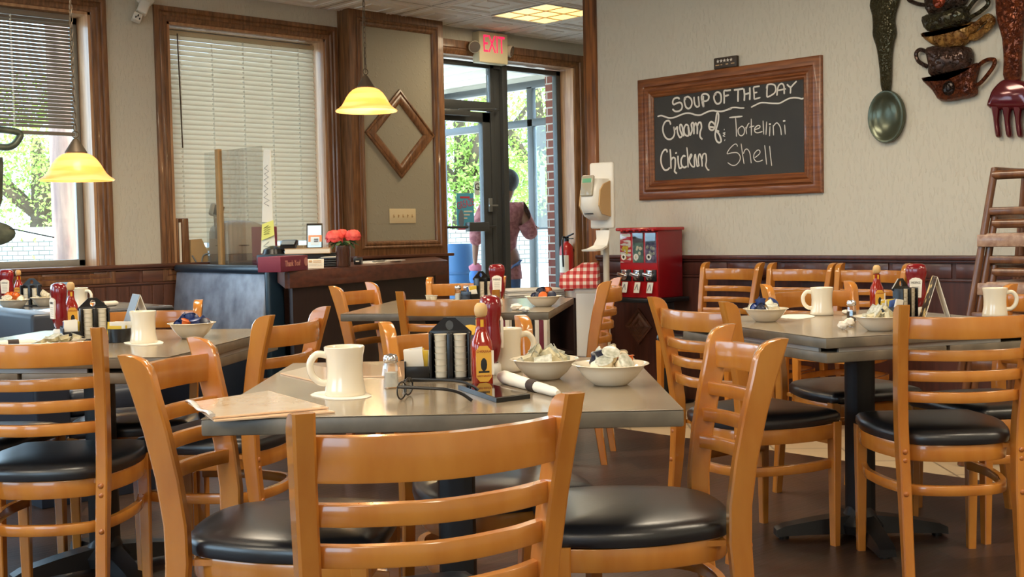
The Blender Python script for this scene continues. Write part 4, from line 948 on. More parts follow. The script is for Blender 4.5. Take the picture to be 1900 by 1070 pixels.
for i, (nm, o, mt, hdl) in enumerate(CUPS):
    m = MB(); relief(m, o, 0.012 + 0.004 * (i % 2), 0.055, 0.025, cf); cup = m.build(nm, mt, t)
    m = MB(); P = [onx(cf[0] + x / cf[2], cf[1] + y / cf[2], XB) - bo for x, y in hdl]; P = smoothpath([Vector((-0.035, q.y, q.z)) for q in P], 5); m.tube(P, 0.011 if i != 2 else 0.02, 8); m.build('handle', mt, cup)
    if i in (0, 4):
        m = MB(); q = onx(cf[0] + ((398 if i == 0 else 335) / cf[2]), cf[1] + ((590 if i == 0 else 15) / cf[2]), XB) - bo; m.sphere((-0.068 - 0.004 * (i % 2), q.y, q.z), 0.035, (0.25, 1, 1.1), 14); m.build('medallion', metal('med_%d' % i, S(40, 24, 18) if i == 0 else S(150, 60, 24), S(24, 16, 14) if i == 0 else S(110, 40, 18)), cup)
# carved diamond on the wainscot by the corner
p = onx(1186, 605, XB - 0.014)
t = thing('carved_diamond', 'carved wooden diamond on the dark wainscot under the candy machine', 'wall decoration', (XB - 0.012, p.y, p.z))
m = MB(); m.frame([(0, -0.12), (0.115, 0), (0, 0.12), (-0.115, 0)], [(0, 0), (0.0, 0.012), (0.012, 0.012), (0.02, 0.002), (0.034, 0.012), (0.046, 0.012), (0.054, 0.002), (0.068, 0.012), (0.09, 0.008)], lambda u, v, h: (-h, -u, v)); m.build('carving', 'wainscot_h', t)
# ------------------------------------------------------------------ candy machine on its stand
q = onx(1222, 553, XB - 0.30)                              # near lower corner of the front
gz0 = q.z; gy0 = q.y; gw, gd, gh = 0.34, 0.24, 0.44
gx0 = XB - 0.30
gh = onx(1222, 421, gx0).z - gz0; gw = onx(1151, 500, gx0).y - gy0
t = thing('candy_machine', 'red three-column candy vending machine below the chalkboard', 'vending machine', (gx0, gy0, gz0))
m = MB(); m.b2((0.006, 0.0, 0.0), (gd, gw, gh - 0.012), 0.004); m.build('body', 'dark_red', t)
m = MB(); m.b2((-0.004, 0.004, 0.0), (0.006, gw - 0.004, gh - 0.03), 0.002)
m.build('front', 'red', t)
m = MB(); m.b2((-0.03, -0.012, gh - 0.022), (gd + 0.012, gw + 0.012, gh), 0.008); m.build('lid', 'red', t)
cw = gw / 3
arts = [mat('candy_stripes', S(236, 226, 214), 0.5, noise=(S(200, 40, 50), (8, 8, 50), 2, (0.48, 0.52))), mat('candy_green', S(120, 150, 136), 0.5, noise=(S(70, 96, 90), (30, 30, 30), 3)), mat('candy_mixed', S(150, 130, 160), 0.5, noise=(S(60, 60, 90), (34, 34, 34), 3))]
for k in range(3):
    y1 = gw - k * cw - 0.012; y0 = y1 - cw + 0.02; yc = (y0 + y1) / 2; zt0, zt1 = gh * 0.50, gh - 0.035
    m = MB(); m.b2((-0.010, y0, zt0), (-0.0045, y1, zt1)); w = m.build('window', arts[k], t)
    m = MB(); m.b2((-0.0145, y0, zt0), (-0.013, y1, zt1)); m.build('pane', 'clear', w)
    if k:
        m = MB(); m.b2((-0.012, y0 + 0.002, zt1 - 0.06), (-0.0095, y1 - 0.002, zt1)); m.build('dark_panel', 'black_plastic', w)
    m = MB(); rr = random.Random(k)
    for j in range(9):
        m.sphere((-0.0112, rr.uniform(y0 + 0.015, y1 - 0.015), rr.uniform(zt0 + 0.02, zt0 + 0.10)), rr.uniform(0.008, 0.014), (0.15, 1, 1), 10); 
    m.build('candy', ['packet_yellow', 'creamer', 'foil'][k], w)
    if k < 2 or True:
        m = MB(); m.lathe([(0.020, 0), (0.020, 0.003), (0.010, 0.003), (0.010, 0)], 16, m=Matrix.Translation((-0.0125, yc + 0.012, zt0 + 0.035)) @ Matrix.Rotation(R(-90), 4, 'Y')); m.build('ring', 'white_plastic' if k else 'packet_white', w)
    m = MB()
    for j in range(4): a = 2 * math.pi * j / 4 + 0.4; m.sphere((-0.026, y0 + 0.01 + j * (cw - 0.03) / 3.2, gh - 0.02 + 0.006 * (j % 2)), 0.011, (1, 1, 0.8), 10)
    m.build('lid_bow', 'red', t)
    m = MB(); m.b2((-0.014, y0, gh * 0.235), (-0.004, y1, gh * 0.40), 0.003); c = m.build('coin_mechanism', 'black_metal', t)
    m = MB(); m.lathe([(0.026, 0), (0.026, 0.016), (0.010, 0.02), (0.008, 0.03)], 18, m=Matrix.Translation((-0.014, yc, gh * 0.31)) @ Matrix.Rotation(R(-90), 4, 'Y')); m.box((-0.044, yc + 0.006, gh * 0.325), (0.012, 0.075, 0.022), Euler((R(12), 0, 0)), 0.008, 3); m.box((-0.02, yc, gh * 0.372), (0.02, 0.04, 0.02), None, 0.004); m.build('knob', 'chrome', c)
    m = MB(); m.box((-0.024, yc, gh * 0.145), (0.004, 0.046, 0.068), Euler((0, R(14), 0)), 0.002); f = m.build('chute_flap', 'packet_white', t)
    m = MB(); 
    for s in (-1, 1): m.box((-0.0275, yc + s * 0.007, gh * 0.15), (0.002, 0.005, 0.04), Euler((R(s * 20), R(14), 0)))
    m.build('chevron', 'alu_light', f)
t = thing('machine_stand', 'black metal stand holding up the candy machine', 'stand', (gx0, gy0, 0))
m = MB(); m.b2((-0.06, -0.03, gz0 - 0.03), (gd + 0.03, gw + 0.05, gz0 - 0.001), 0.006); m.build('top_plate', 'black_metal', t)
m = MB(); m.b2((0.05, -0.02, 0.02), (0.13, 0.05, gz0 - 0.03), 0.006); m.build('post', 'black_metal', t)
m = MB(); m.b2((-0.04, -0.08, 0), (0.24, 0.20, 0.02), 0.006); m.build('foot_plate', 'black_metal', t)

# ------------------------------------------------------------------ hand sanitizer on a pole
p = atd(1119, 458, 7.0)
t = thing('sanitizer_stand', 'white hand sanitizer dispenser on a floor stand by the corner post', 'sanitizer dispenser', (p.x, p.y, 0), R(YAW - 40))
ztop, zbot = atd(1110, 302, 7.0).z, atd(1110, 424, 7.0).z; zm = (ztop + zbot) / 2; hh = (ztop - zbot) / 2
m = MB(); m.tube([(0, 0.03, 0.02), (0, 0.03, zbot + 0.1)], 0.019, 14); m.build('pole', 'beige_plastic', t)
m = MB(); m.lathe([(0.16, 0), (0.16, 0.012), (0.04, 0.025), (0.02, 0.06)], 28); m.build('base', 'beige_plastic', t)
m = MB(); m.b2((-0.085, -0.012, zbot), (0.085, 0.016, ztop), 0.012, 3); m.build('back_board', 'white_plastic', t)
m = MB(); rg = []
for z, w, y in ((zbot + 0.05, 0.045, -0.08), (zbot + 0.075, 0.066, -0.125), (zbot + 0.13, 0.072, -0.16), (zm + 0.03, 0.070, -0.155), (ztop - 0.125, 0.066, -0.13), (ztop - 0.098, 0.058, -0.11)):
    rg.append([(w * a, -0.012 + (y + 0.012) * b, z) for a, b in ((-1, 0), (-1, 0.55), (-0.85, 0.85), (-0.5, 1), (0.5, 1), (0.85, 0.85), (1, 0.55), (1, 0))])
m.grid(rg); dsp = m.build('dispenser', 'white_plastic', t, 50)
prof_ = [(-0.02, zbot + 0.07), (-0.10, zbot + 0.085), (-0.135, zbot + 0.135), (-0.12, zm + 0.03), (-0.085, ztop - 0.13), (-0.02, ztop - 0.11)]
m = MB(); m.prism(prof_, 'x', 0.066, 0.0745); m.build('side_panel', 'tan_plastic', dsp)
m = MB(); m.prism(prof_, 'x', -0.0745, -0.066); m.build('side_panel', 'tan_plastic', dsp)
wm_ = Matrix.Translation((0, -0.148, zm + 0.055)) @ Matrix.Rotation(R(-10), 4, 'X')
m = MB(); m.box((0, 0, 0), (0.088, 0.02, 0.125), wm_, 0.009, 3); m.build('window', mat('sani_window', S(168, 160, 140), 0.12, coat=0.4), dsp)
m = MB(); m.box((0, 0, 0), (0.07, 0.022, 0.028), wm_ @ Matrix.Translation((0, 0, 0.03)), 0.004); m.build('green_label', mat('sani_green', S(92, 160, 120), 0.4), dsp)
m = MB(); m.b2((-0.03, -0.144, zbot + 0.085), (0.03, -0.125, zbot + 0.092), 0.002); m.build('slot', 'black_plastic', dsp)
m = MB(); rg = []
for z, y, w in ((zbot - 0.01, -0.002, 0.05), (zbot - 0.06, -0.004, 0.045), (zbot - 0.10, -0.03, 0.05), (zbot - 0.118, -0.09, 0.055), (zbot - 0.122, -0.15, 0.05)):
    rg.append([(-w, y, z), (w, y, z), (w, y + 0.004, z - 0.010), (-w, y + 0.004, z - 0.010)])
m.grid(rg); m.build('drip_tray', 'white_plastic', t)
# white stand with gingham cover
p = atd(1086, 600, 7.4)
t = thing('waste_stand', 'tall narrow white stand below the sanitizer dispenser', 'stand', (p.x, p.y, 0), R(YAW - 10))
zs = atd(1086, 534, 7.4).z
m = MB(); m.b2((-0.05, -0.06, 0.0), (0.085, 0.09, zs), 0.008); m.build('body', mat('stand_white', S(206, 206, 204), 0.5), t)
m = MB(); m.b2((-0.055, -0.065, zs - 0.03), (0.09, 0.095, zs), 0.006); m.build('rim', 'white_plastic', t)
def gingham():
    m = mat('gingham', S(196, 60, 56), 0.8); nt = m.node_tree; b = nt.nodes['Principled BSDF']
    tc = nt.nodes.new('ShaderNodeTexCoord'); sp_ = nt.nodes.new('ShaderNodeSeparateXYZ'); nt.links.new(tc.outputs['Object'], sp_.inputs[0])
    outs = []
    for i in (0, 2):
        d = nt.nodes.new('ShaderNodeMath'); d.operation = 'FLOORED_MODULO'; d.inputs[1].default_value = 0.042; nt.links.new(sp_.outputs[i], d.inputs[0])
        g = nt.nodes.new('ShaderNodeMath'); g.operation = 'GREATER_THAN'; g.inputs[1].default_value = 0.021; nt.links.new(d.outputs[0], g.inputs[0]); outs.append(g)
    a = nt.nodes.new('ShaderNodeMath'); a.operation = 'ADD'; nt.links.new(outs[0].outputs[0], a.inputs[0]); nt.links.new(outs[1].outputs[0], a.inputs[1])
    h = nt.nodes.new('ShaderNodeMath'); h.operation = 'MULTIPLY'; h.inputs[1].default_value = 0.5; nt.links.new(a.outputs[0], h.inputs[0])
    r = nt.nodes.new('ShaderNodeValToRGB'); r.color_ramp.interpolation = 'CONSTANT'; r.color_ramp.elements[0].color = (*S(240, 226, 214), 1); r.color_ramp.elements[1].position = 0.9; r.color_ramp.elements[1].color = (*S(186, 40, 44), 1)
    e = r.color_ramp.elements.new(0.4); e.color = (*S(216, 116, 108), 1); nt.links.new(h.outputs[0], r.inputs[0]); nt.links.new(r.outputs[0], b.inputs['Base Color']); return m
m = MB(); rg = []
zc = atd(1086, 487, 7.4).z
for z, x0, x1, y0, y1 in ((zs + 0.002, -0.14, 0.085, -0.09, 0.09), (zs + 0.02, -0.15, 0.09, -0.095, 0.095), (zs + 0.08, -0.145, 0.09, -0.09, 0.09), (zc - 0.05, -0.10, 0.088, -0.06, 0.08), (zc - 0.02, -0.04, 0.086, -0.05, 0.07), (zc, -0.01, 0.08, -0.03, 0.05)):
    rg.append([(x0, y0, z), ((x0 + x1) / 2, y0 - 0.006, z), (x1, y0, z), (x1, y1, z), ((x0 + x1) / 2, y1, z), (x0, y1, z)])
m.grid(rg); o = m.build('gingham_cover', gingham(), None, 70); o.location = t.location; o.rotation_euler = t.rotation_euler
tag(o, 'red and white gingham cloth cover sitting on the narrow white stand', 'cloth')

# ------------------------------------------------------------------ nested wooden high chairs
def high_chair(z, first=None):
    if first is None:
        t = thing('high_chair', '', 'high chair')
        Ht = 0.90
        def leg(sx, sy):
            m = MB(); a, b = Vector((sx * 0.265, sy * 0.25, 0)), Vector((sx * 0.150, sy * 0.16, Ht)); m.tube([a, a.lerp(b, 0.5), b], 0.0165, 10); m.build('leg', 'hc_wood', t)
        for sx in (-1, 1):
            for sy in (-1, 1): leg(sx, sy)
        xw = lambda h: 0.265 + (0.150 - 0.265) * h / Ht
        yw = lambda h: 0.25 + (0.16 - 0.25) * h / Ht
        m = MB(); h = Ht - 0.03
        m.tube([(-xw(h), -yw(h), h), (xw(h), -yw(h), h)], 0.021, 10); m.build('front_rail', 'hc_wood', t)
        m = MB(); m.tube([(-xw(h), yw(h), h), (xw(h), yw(h), h)], 0.018, 10); m.build('back_rail', 'hc_wood', t)
        for s in (-1, 1):
            for h in (Ht - 0.015, 0.70):
                m = MB(); m.box((s * xw(h), 0, h), (0.024, 2 * yw(h) + 0.02, 0.04), None, 0.006); m.build('side_rail', 'hc_wood', t)
        m = MB(); h = 0.71; m.box((0, -yw(h), h), (2 * xw(h), 0.022, 0.035), None, 0.008); m.build('lower_rail', 'hc_wood', t)
        m = MB(); h = 0.60; m.b2((-xw(h) + 0.02, -yw(h) - 0.02, h - 0.012), (xw(h) - 0.02, yw(h) - 0.02, h + 0.012), 0.004); m.build('seat', 'hc_plate', t)
        m = MB(); h = 0.58; m.box((0, -yw(h) - 0.018, h), (2 * xw(h) + 0.03, 0.02, 0.055), None, 0.005); m.build('footrest', 'hc_plate', t)
        for h in (0.24,):
            m = MB(); m.box((0, -yw(h), h), (2 * xw(h), 0.02, 0.045), None, 0.005); m.build('bottom_rail', 'hc_wood', t)
            m = MB(); m.box((0, yw(h), h), (2 * xw(h), 0.02, 0.045), None, 0.005); m.build('bottom_rail', 'hc_wood', t)
        m = MB(); h = 0.75; m.b2((0.06, yw(h) - 0.012, 0.53), (0.09, yw(h) + 0.008, Ht - 0.04), 0.004); m.build('back_slat', 'hc_wood', t)
        m = MB(); m.b2((-0.09, yw(h) - 0.012, 0.53), (-0.06, yw(h) + 0.008, Ht - 0.04), 0.004); m.build('back_slat', 'hc_wood', t)
    else: t = copy_tree(first)
    t.location = (*HCP.xy, z); return t
MT['hc_wood'] = mat('hc_wood', S(122, 78, 44), 0.34, coat=0.4, noise=(S(92, 54, 30), (30, 30, 6), 5))
MT['hc_plate'] = mat('hc_plate', S(176, 144, 120), 0.32, coat=0.3, noise=(S(140, 104, 84), (40, 40, 40), 6))
hp = atd(1846, 312, 5.2)
ztop = hp.z
HCP = hp + Vector((0.16, -0.15, 0))
h1 = high_chair(ztop - 0.90); h1.rotation_euler = (0, 0, R(-90)); h1['label'] = 'topmost wooden high chair of the nested stack at the right edge'
h2 = high_chair(ztop - 0.90 - 0.215, h1); h2['label'] = 'second wooden high chair, nested inside the topmost one'
h3 = high_chair(max(0.0, ztop - 0.90 - 0.43), h1); h3['label'] = 'lowest wooden high chair of the nested stack, on the floor'
for h in (h1, h2, h3): h['group'] = 'stacked wooden high chairs'

# ------------------------------------------------------------------ on and around the counter
def on_counter(px, py): return onz(px, py, 0.905)
p = on_counter(546, 504)
# maroon candy display box with a raised back, and its gift box
pl_ = Vector((-1.13, -0.66, 0.831))
t = thing('display_box', 'maroon card display box with a raised back beside the sneeze guard', 'box', pl_, R(YAW + 22))
m = MB(); m.b2((-0.085, -0.085, 0.0), (0.085, 0.085, 0.13), 0.002); m.build('tray', 'maroon', t)
m = MB(); m.b2((-0.085, 0.077, 0.0), (0.085, 0.085, 0.33), 0.002); bk = m.build('back_card', 'maroon', t)
m = MB(); m.lathe([(0.026, 0), (0.026, 0.003)], 20, m=Matrix.Translation((0.045, 0.077, 0.24)) @ RX); m.build('seal', 'seal', bk)
def seat_on(t, px0, px1, py, z=0.905):
    """put a thing so that its base centre shows at the picture point, on the counter"""
    t.location = onz((px0 + px1) / 2, py, z)
t = thing('gift_box', 'maroon Thank You gift box with a round seal at the counter end', 'box', (0, 0, 0), ang)
g0, g1 = onz(521, 505, 0.905), onz(572, 500, 0.905); gl = (g1 - g0).length
t.location = (g0 + g1) / 2; t.rotation_euler = (0, 0, math.atan2(g1.y - g0.y, g1.x - g0.x))
m = MB(); m.b2((-gl / 2, 0.0, 0.0), (gl / 2, 0.13, 0.082), 0.003); m.build('box', 'maroon', t)
m = MB(); m.text('Thank You!', 0.046, Matrix.Translation((-0.028, -0.001, 0.042)) @ RX @ Matrix.Shear('XY', 4, (0.2, 0.0)), 0.001); m.build('lettering', 'gold_print', t)
m = MB(); m.lathe([(0.024, 0), (0.024, 0.002)], 22, m=Matrix.Translation((gl / 2 - 0.033, 0.0, 0.046)) @ RX); m.build('seal', 'seal', t)
def small(name, label, cat, px0, px1, py, build, rz=None, group=None, z=0.905):
    a, b = onz(px0, py, z), onz(px1, py, z); t = thing(name, label, cat, (a + b) / 2, R(YAW) if rz is None else rz, group); build(t, (b - a).length); return t
def _card(t, w):
    m = MB(); m.box((0, 0.01, 0.028), (w, 0.004, 0.056), Euler((R(-12), 0, 0)), 0.001); m.build('card', 'paper', t)
    m = MB(); m.box((0, 0.02, 0.015), (w * 0.9, 0.03, 0.03), None, 0.003); m.build('holder', 'clear', t)
    m = MB()
    for k in range(4): m.box((0.01, 0.0065 + 0.0022 * k, 0.046 - k * 0.010), (w * 0.5, 0.001, 0.003), Euler((R(-12), 0, 0)))
    m.box((-w * 0.32, 0.008, 0.042), (w * 0.2, 0.001, 0.012), Euler((R(-12), 0, 0))); m.build('lettering', 'tan_plastic', t)
small('card_holder', 'small business card holder right of the Thank You box', 'card holder', 574, 597, 498, _card)
def _book(t, w):
    m = MB(); m.b2((-w / 2, 0, 0), (w / 2, 0.16, 0.03), 0.003); m.build('pages', 'paper', t)
    m = MB(); m.b2((-w / 2 - 0.002, -0.002, 0.028), (w / 2 + 0.002, 0.162, 0.032)); m.b2((-w / 2 - 0.002, -0.002, -0.002), (w / 2 + 0.002, 0.162, 0.002)); m.build('cover', 'tan_plastic', t)
t = thing('cash_box', 'low black cash box behind the Thank You box', 'cash box', (-1.27, -1.30, 0.905), ang)
m = MB(); m.b2((-0.24, -0.17, 0.0), (0.24, 0.17, 0.08), 0.004); m.build('body', 'black_plastic', t)
m = MB(); m.b2((-0.22, -0.174, 0.012), (0.22, -0.168, 0.07), 0.003); m.build('drawer', 'navy', t)
ZD = 0.986
b = small('order_book', 'thick cream order book lying behind the Thank You box', 'book', 533, 600, 479, _book, R(YAW + 6), z=ZD); b.location = Vector((-1.30, -1.40, ZD))
def _stack(t, w):
    m = MB()
    for k in range(4): m.box((0.004 * (-1) ** k, 0.08, 0.008 + k * 0.014), (w, 0.16, 0.012), Euler((0, 0, R(3 * (-1) ** k))), 0.002)
    m.build('folders', 'black_plastic', t)
    m = MB(); m.box((0, 0.08, 0.058), (w * 0.9, 0.15, 0.004)); m.build('paper', 'packet_white', t)
small('folder_stack', 'stack of dark folders left of the flower vase', 'folders', 598, 625, 495, _stack)
def _clip(t, w):
    m = MB(); m.b2((-w / 2, 0, 0), (w / 2, 0.1, 0.045), 0.006); m.build('body', 'black_plastic', t)
    m = MB(); m.b2((-0.01, -0.002, 0.018), (0.012, 0.0, 0.026)); m.build('label', 'packet_white', t)
small('card_reader', 'black card reader on the counter right behind the vase', 'card reader', 658, 668, 491, _clip)
def _mags(t, w):
    m = MB(); m.box((0, 0.06, 0.004), (w, 0.16, 0.008), Euler((0, 0, 0.1)), 0.001); m.box((0.05, 0.05, 0.011), (w * 0.7, 0.15, 0.006), Euler((0, 0, -0.12)), 0.001); m.build('sheets', 'packet_white', t)
    m = MB(); m.tube([(-w * 0.42, 0.0, 0.012), (-w * 0.2, -0.02, 0.016), (0.0, 0.0, 0.012)], 0.005, 6); m.build('pen', 'alu_light', t)
small('paper_pile', 'loose papers with a pen on the counter below the wall panel', 'papers', 675, 760, 487, _mags, ang)
def _vase(t, w):
    m = MB(); m.lathe([(0.0, 0), (0.04, 0.002), (0.044, 0.01), (0.044, 0.125), (0.041, 0.128), (0.038, 0.12), (0.0, 0.12)], 24); m.build('vase', mat('vase_brown', S(84, 56, 44), 0.12, 0.3, coat=0.6), t)
    rr = random.Random(3)
    m = MB()
    for k in range(9):
        a = k * 0.75; m.tube(smoothpath([(0, 0, 0.11), (0.03 * math.cos(a), 0.03 * math.sin(a), 0.15), (0.075 * math.cos(a), 0.06 * math.sin(a), 0.15 - 0.02 * (k % 3))], 4), [0.004] * 9, 5)
        c = Vector((0.06 * math.cos(a), 0.05 * math.sin(a), 0.14 + 0.01 * (k % 2)))
        m.grid([[c + Vector((x * math.cos(a) - y * math.sin(a), x * math.sin(a) + y * math.cos(a), z)) for x, y, z in r] for r in (((-0.02, 0, 0), (-0.018, 0.002, 0.002)), ((0.01, 0.016, 0.004), (0.01, -0.016, 0.004)), ((0.045, 0.0, -0.014), (0.044, -0.002, -0.014)))], False, False, False)
    m.build('leaves', mat('rose_leaf', S(54, 92, 48), 0.6), t, 60)
    for (x, y, z, r) in ((-0.048, -0.01, 0.185, 0.062), (0.062, 0.0, 0.19, 0.055), (-0.01, 0.045, 0.20, 0.045)):
        m = MB(); cen = Vector((x, y, z))
        for ring, (cnt, pol, rad) in enumerate(((1, 0, 0.5), (4, 24, 0.62), (6, 50, 0.8), (8, 78, 0.95), (8, 104, 0.95))):
            for k in range(cnt):
                az = 2 * math.pi * k / cnt + ring * 0.6 + rr.uniform(-.15, .15); d = Vector((math.sin(R(pol)) * math.cos(az), math.sin(R(pol)) * math.sin(az), math.cos(R(pol)) * 0.85))
                e = (d + Vector((0, 0, 0.35 * (ring > 1)))).to_track_quat('Z', 'Y').to_matrix().to_4x4(); m.sphere(cen + d * r * rad * 0.72, r * (0.30 + 0.05 * ring), (1.0, 1.0, 0.2), 10, e)
        m.build('rose', mat('rose_red', S(222, 62, 60), 0.55, noise=(S(236, 104, 92), (40, 40, 40), 2)) if 'rose_red' not in bpy.data.materials else bpy.data.materials['rose_red'], t, 60)
small('flower_vase', 'brown glossy vase of coral-red roses on the counter', 'flowers', 625, 650, 495, _vase)
def _phone(t, w):
    e = Euler((R(-16), 0, 0)); m = MB(); m.box((0, 0.03, 0.12), (0.115, 0.009, 0.2), e, 0.004); m.build('body', 'black_plastic', t)
    m = MB(); m.box((0, 0.0245, 0.121), (0.098, 0.0015, 0.165), e); s = m.build('screen', mat('screen_blue', S(150, 190, 214), 0.2, emit=(S(150, 190, 220), 0.35)), t)
    m = MB(); m.box((0.004, 0.0195, 0.105), (0.096, 0.0012, 0.05), e); m.build('orange_band', mat('screen_orange', S(200, 120, 60), 0.3), s)
    m = MB(); m.box((0.004, 0.013, 0.086), (0.062, 0.0035, 0.062), e); m.build('inset_window', mat('screen_pale', S(190, 216, 236), 0.3), s)
    m = MB()
    for k in range(2): m.box((0.012, 0.0085 - k * 0.003, 0.10 - k * 0.014), (0.03, 0.002, 0.006), e)
    m.build('text_line', 'creamer_navy', s)
    m = MB(); m.b2((-0.05, 0.02, 0.0), (0.05, 0.14, 0.022), 0.006); m.box((0, 0.085, 0.06), (0.04, 0.012, 0.13), Euler((R(35), 0, 0)), 0.003); m.build('stand', 'black_plastic', t)
d = small('tablet', 'small tablet with a bright blue screen propped behind the counter', 'tablet', 566, 590, 466, _phone, R(YAW + 4), z=ZD); d.location = Vector((-1.16, -1.27, ZD)); d.scale = (0.88, 0.88, 0.86)
def _terminal(t, w):
    m = MB(); m.box((0, 0, 0.05), (0.10, 0.12, 0.03), Euler((R(25), 0, 0)), 0.008); m.build('body', 'black_plastic', t)
    m = MB(); m.box((0, -0.014, 0.068), (0.08, 0.05, 0.004), Euler((R(25), 0, 0))); m.build('screen', mat('terminal_screen', S(130, 140, 144), 0.3), t)
    m = MB(); m.lathe([(0.07, 0), (0.06, 0.03), (0.02, 0.05), (0, 0.052)], 18, m=Matrix.Translation((-0.09, -0.03, 0))); m.build('receiver', 'black_plastic', t)
small('telephone', 'black desk telephone behind the display box', 'telephone', 520, 548, 469, _terminal, R(YAW), z=ZD); D_ = 0; bpy.data.objects['telephone'].location = Vector((-1.33, -1.24, ZD))
# things on the back shelf: till, brown menu rack, cardboard tray
zsh = 0.83
t = thing('cash_register', 'beige cash register with a raised customer display behind the booth', 'cash register', (-1.05, -0.17, zsh))
m = MB(); m.b2((-0.17, -0.13, 0.0), (0.17, 0.13, 0.15), 0.01); m.build('drawer_base', mat('till_grey', S(140, 134, 124), 0.5), t)
m = MB(); rg = []
for z, x0, x1, y0, y1 in ((0.15, -0.168, 0.168, -0.128, 0.128), (0.30, -0.165, 0.165, -0.122, 0.125), (0.335, -0.155, 0.15, -0.11, 0.12), (0.365, -0.12, 0.10, -0.09, 0.11), (0.38, -0.07, 0.04, -0.07, 0.10)):
    rg.append([(x0 + .02, y0, z), (x1 - .02, y0, z), (x1, y0 + .02, z), (x1, y1, z), (x0, y1, z), (x0, y0 + .02, z)])
m.grid(rg); bd_ = m.build('housing', 'beige_plastic', t, 50)
m = MB(); m.b2((-0.08, -0.13, 0.205), (0.0, -0.12, 0.209)); m.b2((-0.172, -0.05, 0.205), (-0.16, 0.03, 0.209)); m.build('slot', 'black_plastic', bd_)
m = MB(); m.tube([(-0.13, 0.07, 0.28), (-0.135, 0.075, 0.40), (-0.137, 0.075, 0.44)], 0.018, 10); m.build('display_post', 'beige_plastic', t)
m = MB(); m.box((-0.135, 0.07, 0.455), (0.09, 0.05, 0.09), Euler((0, R(14), R(-10))), 0.016, 3); ds = m.build('customer_display', 'beige_plastic', t)
m = MB(); m.box((-0.13, 0.042, 0.452), (0.07, 0.01, 0.07), Euler((0, R(14), R(-10))), 0.004); m.build('display_glass', 'black_plastic', ds)
t = thing('menu_rack', 'narrow brown wooden menu rack on the sill at the corner of the blind window', 'rack', (-1.395, 0.02, ZS + 0.018))
m = MB(); m.b2((-0.005, -0.03, 0.0), (0.045, 0.03, 0.31), 0.006); m.b2((-0.045, -0.03, 0.0), (-0.033, 0.03, 0.31), 0.004); m.b2((-0.045, 0.02, 0.0), (0.045, 0.03, 0.31), 0.004); m.build('frame', 'oak', t)
m = MB(); m.b2((-0.028, -0.025, 0.005), (-0.012, 0.015, 0.28)); m.build('menus', 'paper', t)
t = thing('paper_tray', 'tan card tray with a slanted side left of the cash register', 'tray', (-1.29, 0.015, ZS + 0.018))
m = MB(); m.prism([(-0.055, 0.0), (0.075, 0.0), (0.075, 0.07), (0.03, 0.165), (-0.055, 0.16)], 'y', -0.035, 0.045); m.build('tray', 'tan_plastic', t)
m = MB(); m.tube(smoothpath([(0.02, -0.042, 0.0), (0.03, -0.042, 0.04), (0.05, -0.042, 0.055), (0.08, -0.042, 0.06)], 5), 0.006, 6); m.tube([(-0.05, -0.04, 0.05), (-0.02, -0.042, 0.0)], 0.006, 6); m.build('wire_leg', 'alu_light', t)
# clear sneeze guard on its wooden post, with order slips stuck to its edge
def post_thing():
    zt = 1.70; x0 = -1.238
    t = thing('sneeze_guard', 'clear acrylic sneeze guard fixed to a pale wooden post beside the till', 'screen', (x0, -0.24, 0.831))
    m = MB(); m.b2((-0.012, -0.022, 0.0), (0.02, 0.022, zt - 0.831), 0.003); m.build('post', 'pine', t)
    for y0, y1 in ((-0.57, -0.022), (0.022, 0.19)):
        m = MB(); m.b2((0.0, y0, 0.0), (0.004, y1, zt - 0.845)); m.build('screen_panel', 'acrylic', t)
MT['pine'] = mat('pine', S(206, 168, 116), 0.55, noise=(S(186, 146, 96), (40, 40, 4), 5))
post_thing()
def slips(label, pts, mt, D, group, inkl):
    P = [atd(x, y, d) for (x, y), d in zip(pts, D)]; c = sum(P, Vector()) / len(P)
    n = (P[1] - P[0]).cross(P[-1] - P[0]).normalized()
    t = thing('order_slip', label, 'paper', c, 0, group); m = MB()
    m.grid([[q - c for q in P], [q - c + n * 0.002 for q in P]]); m.build('sheet', mt, t)
    m = MB(); f = -1 if n.dot(CAM - c) < 0 else 1; Q = []
    for k in range(inkl * 2 + 1):
        u = 0.2 + 0.6 * (k + 0.5) / (inkl * 2 + 1); a = P[0].lerp(P[3], u); b = P[1].lerp(P[2], u); Q.append(a.lerp(b, 0.2 if k % 2 else 0.6 + 0.04 * ((k * 7) % 5)) - c + n * 0.004 * f)
    m.tube(Q, 0.0014, 4)
    m.build('lettering', 'ink', t)
slips('long white paper strip hanging at the edge of the sneeze guard', [(489, 277), (502, 277), (506, 412), (486, 412)], 'paper', (7.44, 7.40, 7.40, 7.44), None, 7)
slips('yellow note stuck to the edge of the sneeze guard', [(486, 416), (507, 408), (509, 436), (485, 446)], 'note_yellow', (7.40, 7.36, 7.36, 7.40), None, 4)
slips('short pale slip below the yellow note on the sneeze guard', [(485, 446), (509, 436), (511, 466), (484, 470)], 'note_pale', (7.42, 7.38, 7.38, 7.42), None, 1)
